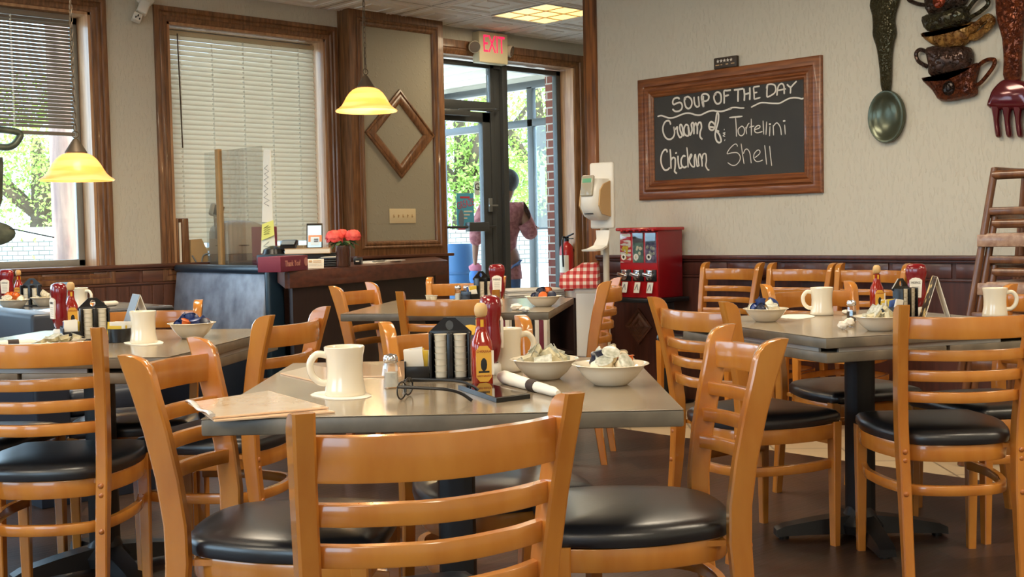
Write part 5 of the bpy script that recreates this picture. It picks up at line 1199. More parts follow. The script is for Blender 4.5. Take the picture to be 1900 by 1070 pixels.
# magazine rack behind the middle table
p = atd(985, 560, 7.6)
t = thing('magazine_rack', 'dark low rack holding newspapers and magazines by the entrance', 'rack', (p.x, p.y, 0), R(YAW + 18))
zr = atd(985, 553, 7.6).z; 
m = MB(); m.b2((-0.30, -0.14, 0), (0.26, 0.14, 0.06), 0.004); m.b2((-0.30, -0.14, zr - 0.02), (0.26, 0.14, zr), 0.004)
for x in (-0.30, 0.24): m.b2((x, -0.14, 0), (x + 0.02, 0.14, zr), 0.003)
m.b2((-0.30, 0.12, 0), (0.26, 0.14, zr), 0.003); m.b2((-0.28, -0.13, zr * 0.45), (0.24, 0.13, zr * 0.45 + 0.02)); m.build('case', 'counter_dark', t)
RACK = t
for k in range(5):
    q = thing('newspaper', 'folded newspaper piled on the dark rack by the entrance', 'newspaper', Vector((p.x, p.y, zr + k * 0.013)) , R(YAW + 18 + (k % 3) * 3 - 3), 'newspapers on the rack')
    m = MB(); m.b2((-0.20 + 0.008 * (k % 2), -0.13, 0.0), (0.19, 0.12, 0.012), 0.004); m.build('pages', 'newsprint' if k % 2 else 'packet_white', q)
rr = random.Random(5)
x = -0.27
for k in range(14):
    w = rr.uniform(0.016, 0.034); h = rr.uniform(0.20, 0.25)
    loc = Matrix.Translation((p.x, p.y, zr * 0.45 + 0.02)) @ Matrix.Rotation(R(YAW + 18), 4, 'Z') @ Vector((x + w / 2, -0.02, 0))
    q = thing('magazine', 'magazine standing upright on the shelf of the dark rack', 'magazine', loc, R(YAW + 18), 'magazines in the rack')
    m = MB(); m.b2((-w / 2 + 0.001, -0.09, 0.0), (w / 2 - 0.001, 0.1, h), 0.002); m.build('pages', ['packet_white', 'maroon', 'paper', 'beige_plastic', 'ink'][k % 5], q); x += w
    if x > 0.22: break
# notices and poster stuck on the entrance glass
def sheet(name, label, cat, px0, py0, px1, py1, Y, mt):
    a, b = ony(px0, py0, Y), ony(px1, py1, Y); t = thing(name, label, cat, ((a.x + b.x) / 2, Y, (a.z + b.z) / 2)); w, h = abs(b.x - a.x), abs(a.z - b.z)
    m = MB(); m.b2((-w / 2, -0.001, -h / 2), (w / 2, 0.001, h / 2)); m.build('sheet', mt, t); return t, w, h
YG = FY0 + 0.0175
t, w, h = sheet('poster', 'blue poster with bubble lettering on the swinging door glass', 'poster', 847, 358, 880, 426, YG, mat('poster_blue', S(90, 178, 214), 0.5))
m = MB(); m.text('GREAZE', 0.075, Matrix.Translation((0.0, -0.003, h * 0.2)) @ RX @ Matrix.Rotation(R(12), 4, 'Z') @ Matrix.Diagonal((0.72, 1.2, 1, 1)), 0.001); m.build('lettering', mat('poster_pink', S(214, 90, 120), 0.5), t)
m = MB(); m.b2((-w * 0.3, -0.003, h * 0.36), (w * 0.25, -0.001, h * 0.41)); m.b2((-w * 0.45, -0.003, -h * 0.49), (w * 0.45, -0.001, -h * 0.40)); m.build('red_band', mat('poster_red', S(206, 70, 86), 0.5), t)
m = MB()
for k in range(3): m.b2((-0.02, -0.003, -h * 0.02 - k * h * 0.09), (w * 0.4 - 0.03 * k, -0.001, h * 0.02 - k * h * 0.09))
m.build('text_line', 'packet_white', t)
m = MB(); m.sphere((-w * 0.25, -0.001, -h * 0.2), 0.04, (0.8, 0.04, 2.0), 12); m.build('picture_blot', mat('poster_grey', S(120, 132, 150), 0.5), t)
t, w, h = sheet('notice', 'white notice with a letter G on the swinging door glass', 'notice', 880, 336, 890, 362, YG, mat('notice_white', S(214, 226, 230), 0.6))
m = MB(); m.text('G', 0.085, Matrix.Translation((0.0, -0.003, 0.01)) @ RX, 0.001); m.build('lettering', 'ink', t)
pa, pb2 = onx(1002, 309, XV + 0.015), onx(1012, 362, XV + 0.015)
t = thing('notice', 'pale blank notice on the outer door glass behind the person', 'notice', (XV + 0.015, (pa.y + pb2.y) / 2, (pa.z + pb2.z) / 2))
m = MB(); dy = abs(pa.y - pb2.y) / 2; dz = abs(pa.z - pb2.z) / 2; m.b2((-0.001, -dy, -dz), (0.001, dy, dz)); m.build('sheet', mat('notice_blue', S(206, 222, 236), 0.6), t)
# ------------------------------------------------------------------ tableware builders (origin at the foot, z up)
ZT = 0.7602
def put(t, px, py, rot=0.0, z=ZT): t.location = onz(px, py, z); t.rotation_euler = (0, 0, R(rot + YAW)); return t
PROTO = {}
def kind(name, cat, build):
    """first call builds the thing, later calls copy it with its parts"""
    def make(label, group=None):
        if name not in PROTO:
            t = thing(name.split('|')[0], '', cat); build(t); PROTO[name] = t
        else: t = copy_tree(PROTO[name])
        t['label'] = label
        t['group'] = group or {'china': ''}.get(cat, cat + 's on the tables')
        t.scale = (1, 1, 1); t.rotation_euler = (0, 0, 0)
        return t
    return make
def _mug(t):
    m = MB(); m.lathe([(0.0, 0.0), (0.040, 0.0), (0.0435, 0.004), (0.042, 0.015), (0.0385, 0.035), (0.0378, 0.06), (0.0395, 0.085), (0.0425, 0.097), (0.0428, 0.103), (0.041, 0.1045), (0.0375, 0.100), (0.035, 0.06), (0.034, 0.014), (0.0, 0.012)], 36, cap=False); m.build('body', 'china', t, 50)
    m = MB(); m.tube(smoothpath([(-0.037, 0, 0.086), (-0.058, 0, 0.088), (-0.072, 0, 0.070), (-0.069, 0, 0.046), (-0.054, 0, 0.030), (-0.037, 0, 0.028)], 6), 0.0065, 10, flat=1.15); m.build('handle', 'china', t, 60)
mug = kind('mug', 'mug', _mug)
def _bowl(t):
    m = MB(); m.lathe([(0.0, 0.0), (0.036, 0.0), (0.040, 0.003), (0.056, 0.016), (0.069, 0.032), (0.077, 0.043), (0.0835, 0.0455), (0.0835, 0.047), (0.076, 0.0465), (0.066, 0.034), (0.053, 0.019), (0.036, 0.008), (0.0, 0.007)], 40, cap=False); m.build('bowl', 'china', t, 50)
    m = MB(); m.lathe([(0.0835, 0.0452), (0.085, 0.0462), (0.0835, 0.0475)], 40, cap=False); m.build('rim', 'china', t, 50)
bowl = kind('bowl', 'bowl', _bowl)
def _creamer(mt):
    def f(t):
        m = MB(); m.lathe([(0.0125, 0.0), (0.0135, 0.001), (0.0172, 0.021), (0.0172, 0.0225)], 16); m.build('cup', mt, t, 40)
        m = MB(); m.lathe([(0.0205, 0.0225), (0.0205, 0.0235), (0.0185, 0.0245), (0.0, 0.0247)], 16); m.build('lid', 'foil' if mt == 'creamer' else mt, t, 40)
    return f
creamers = {c: kind('creamer_cup|' + c, 'creamer', _creamer(c)) for c in ('creamer', 'creamer_blue', 'creamer_navy', 'creamer_orange')}
def _butter(t):
    m = MB(); m.lathe([(0.019, 0), (0.0235, 0.011)], 4, sx=1.0, sy=0.75, m=Matrix.Rotation(R(45), 4, 'Z')); m.build('tub', 'butter', t, 30)
    m = MB(); m.box((0, 0, 0.0118), (0.042, 0.032, 0.0012), None, 0.0004, 1); m.build('lid', 'foil', t)
butter = kind('butter_pack', 'butter', _butter)
def _jelly(t):
    m = MB(); m.lathe([(0.0140, 0), (0.0147, 0.0120), (0.0156, 0.0123), (0.0156, 0.0136)], 16, power=3); m.build('cup', 'jelly', t, 40)
jelly = kind('jelly_cup', 'jelly', _jelly)
def heap(bt, items, who, group, seed, zb=0.0):
    """small packs heaped in the bowl bt: [(maker, count, label)]"""
    rr = random.Random(seed); k = 0
    L = [(mk, lab) for mk, n, lab in items for _ in range(n)]; rr.shuffle(L); n = len(L)
    for i, (mk, lab) in enumerate(L):
        if i < n * 0.62:
            a = 2 * math.pi * i / max(1, int(n * 0.62)); r = 0.037; z = 0.037
        else:
            a = 2 * math.pi * (i - n * 0.62) / max(1, n * 0.38) + 0.5; r = 0.017; z = 0.054
        o = mk(lab, group); o.location = bt.location + Vector((r * math.cos(a) + rr.uniform(-.004, .004), r * math.sin(a) + rr.uniform(-.004, .004), z + rr.uniform(0, .006)))
        o.rotation_euler = (rr.uniform(-1.5, 1.5), rr.uniform(-1.1, 1.1), rr.uniform(0, 6.3))
def _shaker(fill):
    def f(t):
        m = MB(); m.lathe([(0.0, 0), (0.0165, 0.0), (0.018, 0.003), (0.0165, 0.03), (0.0155, 0.048), (0.013, 0.055), (0.0125, 0.058)], 10, cap=False); m.build('glass', 'shaker_glass', t, 20)
        m = MB(); m.lathe([(0.0, 0.003), (0.0145, 0.003), (0.0140, 0.034), (0.0, 0.036)], 12, cap=False); m.build('filling', fill, t)
        m = MB(); m.lathe([(0.0135, 0.055), (0.0160, 0.057), (0.0165, 0.066), (0.013, 0.073), (0.0, 0.076)], 20, cap=False); m.build('cap', 'chrome', t, 50)
    return f
salt = kind('salt_shaker', 'salt shaker', _shaker('salt')); pepper = kind('pepper_shaker', 'pepper shaker', _shaker('pepper'))
def _sauce(t):
    m = MB(); m.lathe([(0.0, 0.0), (0.021, 0.0), (0.0232, 0.004), (0.0235, 0.085), (0.0215, 0.098), (0.014, 0.116), (0.0115, 0.128), (0.0115, 0.148), (0.0125, 0.150)], 28, power=3.0); m.build('bottle', 'sauce', t, 50)
    m = MB(); m.lathe([(0.0119, 0.122), (0.0119, 0.146)], 20, cap=False); nk = m.build('neck_label', 'yellow', t)
    m = MB(); m.lathe([(0.0122, 0.124), (0.0122, 0.130)], 20, cap=False); m.build('red_band', 'ink_red', nk)
    m = MB(); m.lathe([(0.0, 0.150), (0.009, 0.150), (0.0135, 0.156), (0.015, 0.166), (0.0135, 0.176), (0.008, 0.182), (0.0, 0.183)], 20, cap=False); m.build('wooden_cap', 'cap_wood', t, 60)
    m = MB(); P = [(-0.017, 0.02), (-0.009, 0.010), (0.009, 0.010), (0.017, 0.02), (0.017, 0.078), (0.009, 0.089), (-0.009, 0.089), (-0.017, 0.078)]; m.prism(P, 'y', -0.0248, -0.022); lb = m.build('label', 'sauce_label', t)
    m = MB(); m.text('CHOLULA', 0.0072, Matrix.Translation((0, -0.0252, 0.077)) @ RX, 0.0006); m.text('HOT SAUCE', 0.0055, Matrix.Translation((0, -0.0252, 0.023)) @ RX, 0.0006); m.build('lettering', 'ink_red', lb)
    m = MB(); m.sphere((0, -0.0245, 0.048), 0.010, (0.8, 0.08, 1.6), 12); m.b2((-0.012, -0.0252, 0.030), (0.012, -0.0245, 0.034)); m.build('print', 'ink', lb)
    m = MB(); m.prism([(0.014, 0.025), (0.0225, 0.025), (0.0225, 0.078), (0.014, 0.078)], 'y', -0.0238, -0.019); m.build('side_label', 'paper', t)
MT['sauce_label'] = mat('sauce_label', S(226, 168, 62), 0.5)
sauce = kind('hot_sauce', 'hot sauce bottle', _sauce)
def _ketchup(t):
    m = MB(); m.lathe([(0.0, 0.0), (0.022, 0.0), (0.024, 0.003), (0.023, 0.024), (0.018, 0.028)], 24, cap=False); m.build('cap', 'white_plastic', t, 50)
    m = MB(); m.lathe([(0.017, 0.026), (0.023, 0.034), (0.034, 0.060), (0.036, 0.080), (0.0315, 0.115), (0.0315, 0.128), (0.037, 0.148), (0.0375, 0.168), (0.033, 0.182), (0.022, 0.188), (0.0, 0.189)], 30, sy=0.66, power=2.5); m.build('bottle', 'ketchup', t, 60)
    m = MB(); P = [(-0.019, 0.064), (0.019, 0.064), (0.0225, 0.128), (0.012, 0.136), (0, 0.138), (-0.012, 0.136), (-0.0225, 0.128)]; m.prism(P, 'y', -0.0258, -0.019); lb = m.build('label', 'paper', t)
    m = MB(); m.text('HEINZ', 0.0115, Matrix.Translation((0, -0.0262, 0.119)) @ RX, 0.0006); m.build('lettering', 'ink', lb)
    m = MB()
    for k in range(5): m.b2((-0.013, -0.0262, 0.072 + k * 0.0075), (0.013, -0.0256, 0.0745 + k * 0.0075))
    m.build('small_print', 'beige_plastic', lb)
ketchup = kind('ketchup_bottle', 'ketchup bottle', _ketchup)
def _caddy(t):
    bays = ((-0.0365, 0.008), (0.0095, 0.055))
    m = MB(); m.b2((-0.10, -0.05, 0.0), (0.060, 0.05, 0.006), 0.002); m.build('base', 'black_plastic', t)
    m = MB()
    for x in (-0.0385, 0.0065, 0.0505): m.b2((x - 0.0028 if x != 0.0065 else x - 0.006, -0.035, 0.004), (x + 0.0028 if x != 0.0065 else x + 0.006, 0.005, 0.108), 0.001)
    m.b2((-0.041, 0.003, 0.004), (0.0535, 0.007, 0.112), 0.001); m.build('stack_bay', 'black_plastic', t)
    m = MB(); m.b2((-0.098, -0.04, 0.004), (-0.042, -0.036, 0.034), 0.001); m.b2((-0.098, -0.04, 0.004), (-0.094, 0.04, 0.046), 0.001); m.b2((-0.098, 0.036, 0.004), (-0.042, 0.04, 0.05), 0.001); m.build('packet_tray', 'black_plastic', t)
    m = MB(); n = 28; O = [];  I = []
    hexp = [(-0.044, 0.108), (-0.008, 0.142), (0.018, 0.142), (0.056, 0.108), (0.056, 0.100), (-0.044, 0.100)]
    per = []; 
    for i, a in enumerate(hexp):
        b = hexp[(i + 1) % 6]; k = [7, 4, 7, 2, 6, 2][i]
        per += [(a[0] + (b[0] - a[0]) * j / k, a[1] + (b[1] - a[1]) * j / k) for j in range(k)]
    n = len(per); cx, cz = 0.005, 0.124
    ov = []
    for (u, v) in per:
        a = math.atan2((v - cz) * 2.2, u - cx); ov.append((cx + 0.009 * math.cos(a), cz + 0.011 * math.sin(a)))
    f = [[(u, 0.004, v) for u, v in per], [(u, 0.009, v) for u, v in per], [(u, 0.009, v) for u, v in ov], [(u, 0.004, v) for u, v in ov], [(u, 0.004, v) for u, v in per]]
    m.grid(f, False, False); m.build('carry_handle', 'black_plastic', t, 30)
    m = MB(); m.lathe([(0.024, 0), (0.025, 0.004), (0.021, 0.006), (0.0, 0.006)], 20, m=Matrix.Translation((0.032, 0.03, 0.006))); m.build('bottle_ring', 'black_plastic', t)
caddy = kind('condiment_caddy', 'condiment caddy', _caddy)
def fill_caddy(c, who, n=7, packets=6, seed=1):
    M = Matrix.Translation(c.location) @ Matrix.Rotation(c.rotation_euler.z, 4, 'Z')
    for x in (-0.0145, 0.030):
        for k in range(n):
            j = jelly('small pale jelly cup stacked in the black caddy %s' % who, 'jelly cups in the caddy %s' % who); j.location = M @ Vector((x, -0.0175, 0.0065 + k * 0.0142)); j.rotation_euler = (0, 0, c.rotation_euler.z)
    rr = random.Random(seed)
    for k in range(packets):
        mt = ('packet_white', 'packet_yellow', 'packet_blue', 'packet_white')[k % 4]
        q = kind('sugar_packet|' + mt, 'sugar packet', lambda t, mt=mt: MB_packet(t, mt))('%s sugar packet standing in the caddy %s' % ({'packet_white': 'white', 'packet_yellow': 'yellow', 'packet_blue': 'blue'}[mt], who), 'sugar packets in the caddy %s' % who)
        q.location = M @ Vector((-0.07 + rr.uniform(-.006, .006), -0.028 + k * 0.0105, 0.008 + rr.uniform(0, .006))); q.rotation_euler = (R(rr.uniform(-12, 12)), R(rr.uniform(-8, 8)), c.rotation_euler.z)
def MB_packet(t, mt):
    m = MB(); m.grid([[(-0.022 * k, -y, z), (0.022 * k, -y, z), (0.022 * k, y, z), (-0.022 * k, y, z)] for z, y, k in ((0, 0.0006, 1), (0.004, 0.002, 0.98), (0.03, 0.0034, 1), (0.056, 0.002, 0.98), (0.06, 0.0006, 1))]); m.build('packet', mt, t)
def tent(label, w, h, d, front, pic=True):
    t = thing('table_tent_card', label, 'table card'); n = 1.0
    m = MB(); m.grid([[(x, -d, 0), (x, -0.0008, h), (x, 0.0008, h), (x, d, 0), (x, d - 0.002, 0), (x, 0, h - 0.004), (x, -d + 0.002, 0)] for x in (-w / 2, w / 2)]); m.build('card', 'paper', t, 20)
    sl = math.atan2(d, h); e = Matrix.Translation((0, -d / 2 - 0.0012, h / 2)) @ Matrix.Rotation(-sl, 4, 'X')
    m = MB(); m.box((0, 0, 0), (w, 0.0012, math.hypot(d, h)), e); m.build('front_print', front, t)
    e2 = Matrix.Translation((0, d / 2 + 0.0012, h / 2)) @ Matrix.Rotation(sl, 4, 'X'); m = MB(); m.box((0, 0, 0), (w, 0.0012, math.hypot(d, h)), e2); m.build('back_print', front, t)
    if pic:
        m = MB(); e3 = e @ Matrix.Translation((w * 0.22, -0.0012, h * 0.26)); m.sphere((0, 0, 0.0), 0.022, (1.1, 0.04, 0.62), 14, None); bmesh.ops.transform(m.bm, matrix=e3, verts=m.bm.verts); m.build('burger_print', 'yellow', t)
    return t
MT['tent_black'] = mat('tent_black', S(30, 28, 24), 0.5); MT['tent_grey'] = mat('tent_grey', S(110, 106, 100), 0.5)
def napkin_roll(label, pxa, pxb, ra=0.017, rb=0.011, band=0.6, z=ZT):
    a, b = onz(*pxa, z + ra), onz(*pxb, z + rb); d = b - a; t = thing('napkin_roll', label, 'rolled napkin', a)
    L = d.length; n = 12; m = MB()
    m.tube([d * (k / n) for k in range(n + 1)], [(ra + (rb - ra) * k / n) * (0.6 if k in (0, n) else 1.0) * (1 + 0.06 * (k % 2)) for k in range(n + 1)], 12); m.build('napkin', 'paper', t, 60)
    r = ra + (rb - ra) * band + 0.0015
    m = MB(); m.tube([d * (band - 0.016 / L), d * (band + 0.016 / L)], r, 14); m.build('band', 'napkin_band', t, 60); return t
MT['napkin_band'] = mat('napkin_band', S(56, 40, 34), 0.7)
def quad_sheet(name, label, cat, pts, th, mt, z=ZT, parts=()):
    P = [onz(x, y, z) for x, y in pts]; c = sum(P, Vector()) / 4; t = thing(name, label, cat, c); up = Vector((0, 0, 1))
    m = MB(); m.grid([[p - c + up * 0.0002 for p in P], [p - c + up * th for p in P]]); m.build('sheet', mt, t, 20); return t, P, c
def crumple(name, label, cat, px, py, r, mt, seed, flat=0.5):
    rr = random.Random(seed); t = thing(name, label, cat, onz(px, py, ZT), R(YAW)); m = MB(); vs = m.sphere((0, 0, 0), r, (1, 0.8, 1), 16)
    for v in vs: v.co *= rr.uniform(0.72, 1.1); v.co.z = (v.co.z + r * 0.8) * flat
    lo = min(v.co.z for v in vs)
    for v in vs: v.co.z -= lo
    m.build('wad', mt, t, 30); return t
def flat_napkin(label, pts, seed=0, z=ZT):
    rr = random.Random(seed); P = [onz(x, y, z) for x, y in pts]; c = sum(P, Vector()) / len(P); t = thing('paper_napkin', label, 'napkin', c)
    ring = smoothpath([p - c for p in P], 4, True); ring = [q * rr.uniform(0.96, 1.04) for q in ring]
    m = MB(); m.grid([[Vector((q.x, q.y, 0.0)) for q in ring], [Vector((q.x, q.y, 0.0016)) for q in ring]]); m.build('sheet', 'paper', t, 20); return t
# ------------------------------------------------------------------ near table
put(mug('white diner mug with its handle to the left, on the near table'), 641, 733, 5)
flat_napkin('crumpled paper napkin under the mug on the near table', [(578, 733), (610, 741), (660, 741), (690, 735), (660, 727), (600, 726)], 2)
put(salt('glass salt shaker beside the mug on the near table'), 726, 719, 20)
c = put(caddy('black condiment caddy with two jelly stacks on the near table'), 832, 702, 0); fill_caddy(c, 'on the near table', 7, 6, 1)
put(sauce('bottle of orange-labelled hot sauce on the near table'), 895, 714, 12)
put(ketchup('upside-down ketchup bottle behind the hot sauce on the near table'), 912, 694, 105)
put(mug('white diner mug behind the ketchup on the near table'), 938, 688, 196)
t = tent('black table tent card with a yellow burger picture on the near table', 0.10, 0.125, 0.035, 'tent_black'); put(t, 862, 680, -22)
# spectacles, phone, menus
def spectacles():
    P = onz(752, 738, ZT); t = thing('spectacles', 'black-framed spectacles lying before the caddy on the near table', 'glasses', P, R(YAW - 8))
    m = MB(); rims = []
    for s in (-1, 1):
        cy = s * 0.031; ring = [(0.010 * math.cos(a) * 0.3, cy + 0.025 * math.cos(a), 0.020 + 0.0175 * math.sin(a)) for a in [2 * math.pi * i / 24 for i in range(25)]]
        m.tube(ring, 0.0018, 6, cap=False)
    m.tube([(0, -0.008, 0.026), (-0.003, 0, 0.029), (0, 0.008, 0.026)], 0.0018, 6); m.build('frame', 'black_plastic', t)
    for s in (-1, 1):
        m = MB(); m.sphere((0, s * 0.031, 0.020), 0.0245, (0.05, 1.0, 0.7), 16); m.build('lens', 'clear', t)
        m = MB(); m.tube(smoothpath([(0.0, s * 0.058, 0.030), (0.004, s * 0.060, 0.031), (0.05, s * 0.062, 0.029), (0.10, s * 0.062, 0.026), (0.128, s * 0.060, 0.018), (0.15, s * 0.058, 0.003)], 5), 0.0024, 6, flat=1.5); m.build('temple', 'black_plastic', t)
spectacles()
t, P, c0 = quad_sheet('phone', 'black smartphone lying face up on the near table', 'phone', [(850, 722), (921, 747), (984, 739), (902, 717)], 0.009, 'black_plastic')
m = MB(); I = [(p - c0) * 0.93 for p in P]; m.grid([[q + Vector((0, 0, 0.009)) for q in I], [q + Vector((0, 0, 0.0096)) for q in I]]); m.build('screen', 'screen', t)
def menu(label, pts, z=ZT, clip=False, edge='menu_edge'):
    t, P, c0 = quad_sheet('menu', label, 'menu', pts, 0.003, 'menu_sheet', z)
    m = MB(); I = [(p - c0) * 0.97 for p in P]; m.grid([[q + Vector((0, 0, 0.003)) for q in I], [q + Vector((0, 0, 0.0036)) for q in I]]); m.build('lamination', 'menu_gloss', t, 20)
    if clip:
        a, b = P[0] - c0, P[3] - c0; m = MB(); n = 10; m.tube([a.lerp(b, k / n) + Vector((0, 0, 0.006 + 0.003 * math.sin(k * 0.9))) for k in range(n + 1)], 0.006, 8, flat=0.6); m.build('binding', 'clear_edge', t, 60)
    return t
MT['menu_sheet'] = mat('menu_sheet', S(216, 178, 140), 0.4, noise=(S(226, 196, 164), (8, 8, 8), 3)); MT['menu_edge'] = MT['menu_sheet']
MT['menu_gloss'] = mat('menu_gloss', S(222, 196, 166), 0.08, spec=0.6, coat=0.5, noise=(S(206, 170, 134), (18, 18, 18), 5, (0.3, 0.8)))
MT['clear_edge'] = mat('clear_edge', S(214, 208, 198), 0.15, coat=0.6)
menu('laminated menu lying under another at the front left corner of the near table', [(356, 752), (500, 730), (622, 766), (398, 783)])
menu('laminated menu with a shiny rolled edge, on top at the near table front corner', [(349, 749), (498, 727), (610, 758), (394, 777)], ZT + 0.0042, True)
menu('menu lying flat behind the mug at the back left corner of the near table', [(520, 694), (582, 679), (640, 690), (598, 712)])
menu('menu lying behind the salt shaker at the back edge of the near table', [(636, 674), (742, 683), (745, 700), (640, 700)])
napkin_roll('white rolled napkin with a dark band in front of the bowls on the near table', (928, 697), (1036, 729), 0.015, 0.0095)
b1 = put(bowl('white bowl of foil butter packs, left of the two bowls on the near table'), 1011, 702); b1.scale = (0.94, 0.94, 1)
heap(b1, [(butter, 13, 'small foil butter pack heaped in the left-hand bowl on the near table')], 'near', 'butter packs in the near bowl', 11)
b2 = put(bowl('white bowl of creamer cups at the right end of the near table'), 1133, 713)
heap(b2, [(creamers['creamer'], 9, 'white creamer cup heaped in the right-hand bowl on the near table'), (creamers['creamer_orange'], 1, 'orange creamer cup in the right-hand bowl on the near table'), (creamers['creamer_navy'], 2, 'dark blue creamer cup in the right-hand bowl on the near table')], 'near', 'creamer cups in the near bowl', 21)

# ------------------------------------------------------------------ middle table
put(salt('salt shaker on the middle table'), 850, 557, 10); put(pepper('pepper shaker beside the salt on the middle table'), 866, 557, 10)
c = put(caddy('black condiment caddy left of the ketchup on the middle table'), 893, 556, 40); fill_caddy(c, 'on the middle table', 6, 4, 2)
put(ketchup('ketchup bottle with its pale label facing us on the middle table'), 923, 566, 0)
b = put(bowl('white bowl of dark blue creamers on the middle table'), 1008, 568)
heap(b, [(creamers['creamer_navy'], 9, 'dark blue creamer cup in the bowl on the middle table'), (creamers['creamer_orange'], 2, 'orange creamer cup in the bowl on the middle table')], 'middle', 'creamer cups in the middle bowl', 6)
for k, (x, y) in enumerate(((796, 556), (805, 557))):
    o = put(creamers['creamer']('loose white creamer cup at the back of the middle table', 'loose creamer cups on the middle table'), x, y); o.location.z = ZT
crumple('napkin_wad', 'crumpled napkin lying before the bowl on the middle table', 'napkin', 958, 575, 0.028, 'paper', 3)
crumple('napkin_wad', 'second crumpled napkin nearer the bowl on the middle table', 'napkin', 974, 579, 0.024, 'paper', 4)

# ------------------------------------------------------------------ left-hand table
put(ketchup('ketchup bottle standing behind the butter plate on the left-hand table'), 112, 624, -50)
put(sauce('hot sauce bottle behind the ketchup on the left-hand table'), 134, 614, 30)
c = put(caddy('black condiment caddy with jelly stacks on the left-hand table'), 172, 630, 28); fill_caddy(c, 'on the left-hand table', 7, 4, 3)
t = thing('sugar_holder', 'black holder of sweetener packets left of the mug on the left-hand table', 'sugar holder'); put(t, 222, 634)
m = MB(); m.lathe([(0.0, 0), (0.036, 0.001), (0.038, 0.045), (0.036, 0.045), (0.034, 0.006), (0.0, 0.006)], 28, cap=False); m.build('holder', 'black_plastic', t, 50)
for k in range(6):
    mt = ('packet_yellow', 'packet_white', 'packet_white')[k % 3]; q = kind('sugar_packet|' + mt, 'sugar packet', lambda t, mt=mt: MB_packet(t, mt))('%s packet in the round black sugar holder on the left-hand table' % ('yellow' if mt == 'packet_yellow' else 'white'), 'packets in the sugar holder')
    q.location = t.location + Vector((0, 0, 0.007)) + (CW(-0.012 + 0.004 * k, -0.016 + 0.0065 * k) - CW(0, 0)); q.rotation_euler = (0.1 * (k % 3 - 1), 0.05, R(YAW + 20))
t = tent('grey and black table tent card behind the mug on the left-hand table', 0.10, 0.14, 0.05, 'tent_grey', False); put(t, 256, 618, -58)
put(mug('white diner mug standing on a napkin on the left-hand table'), 267, 636, -80)
flat_napkin('thin paper napkin under the mug on the left-hand table', [(230, 636), (262, 641), (300, 638), (296, 632), (262, 630)], 5)
b = put(bowl('white bowl of blue and orange creamers at the right of the left-hand table'), 357, 627); b.scale = (0.95, 0.95, 1.12)
heap(b, [(creamers['creamer_blue'], 7, 'bright blue creamer cup in the bowl on the left-hand table'), (creamers['creamer_orange'], 3, 'orange creamer cup in the bowl on the left-hand table'), (creamers['creamer_navy'], 2, 'dark blue creamer cup in the bowl on the left-hand table')], 'left', 'creamer cups in the left bowl', 8)
t = thing('plate', 'white plate of butter packs near the front of the left-hand table', 'plate'); put(t, 106, 640)
m = MB(); m.lathe([(0.0, 0), (0.045, 0.0), (0.06, 0.004), (0.088, 0.014), (0.09, 0.016), (0.086, 0.016), (0.058, 0.008), (0.0, 0.006)], 36, cap=False); m.build('plate', 'china', t, 50)
rr = random.Random(9)
for k in range(9):
    a = k * 0.7; q = butter('foil butter pack on the plate of the left-hand table', 'butter packs on the left-hand plate'); r = 0.02 + 0.03 * (k % 3) / 2; q.location = t.location + Vector((r * math.cos(a) * 1.3, r * math.sin(a), 0.010 + 0.010 * (k > 5))); q.rotation_euler = (rr.uniform(-.4, .4), rr.uniform(-.4, .4), rr.uniform(0, 6))
napkin_roll('white rolled napkin with a black band at the left edge of the left-hand table', (-10, 640), (66, 636), 0.014, 0.013, 0.45)

# ------------------------------------------------------------------ right-hand table
b = put(bowl('white bowl of creamers at the left corner of the right-hand table'), 1421, 596); b.scale = (0.95, 0.95, 1)
heap(b, [(creamers['creamer'], 5, 'white creamer cup in the bowl at the left of the right-hand table'), (creamers['creamer_blue'], 5, 'blue creamer cup in the bowl at the left of the right-hand table'), (creamers['creamer_navy'], 2, 'dark blue creamer cup in the bowl at the left of the right-hand table')], 'right', 'creamer cups in the right bowl', 12)
put(mug('white diner mug between the bowls on the right-hand table'), 1525, 584, 4)
flat_napkin('flat paper napkin beside the mug on the right-hand table', [(1448, 589), (1480, 592), (1512, 588), (1500, 584), (1462, 584)], 7)
put(pepper('pepper shaker in front of the caddy on the right-hand table'), 1580, 596, 15)
b = put(bowl('white bowl of butter packs behind the nearest right-hand chair'), 1632, 613); b.scale = (0.98, 0.98, 1)
heap(b, [(butter, 10, 'small foil butter pack in the bowl at the front of the right-hand table')], 'right', 'butter packs in the right bowl', 15)
crumple('creamer_wrapper', 'crumpled white wrapper before the pepper shaker on the right-hand table', 'wrapper', 1564, 611, 0.020, 'paper', 8, 0.7)
crumple('creamer_wrapper', 'second crumpled wrapper nearer the butter bowl on the right-hand table', 'wrapper', 1576, 606, 0.019, 'paper', 10, 0.8)
crumple('creamer_wrapper', 'white wrapper behind the pepper shaker on the right-hand table', 'wrapper', 1570, 583, 0.018, 'paper', 13, 0.5)
c = put(caddy('black condiment caddy with jelly stacks on the right-hand table'), 1672, 590, 38); fill_caddy(c, 'on the right-hand table', 7, 6, 5)
put(sauce('hot sauce bottle with a wooden cap on the right-hand table'), 1627, 581, 10)
put(ketchup('ketchup bottle beside the tent card on the right-hand table'), 1700, 583, -22)
t = tent('black printed table tent card seen edge-on on the right-hand table', 0.11, 0.15, 0.045, 'tent_print', False); put(t, 1735, 591, -101)
MT_ = None
put(mug('white diner mug at the far right of the right-hand table'), 1846, 588, 170)

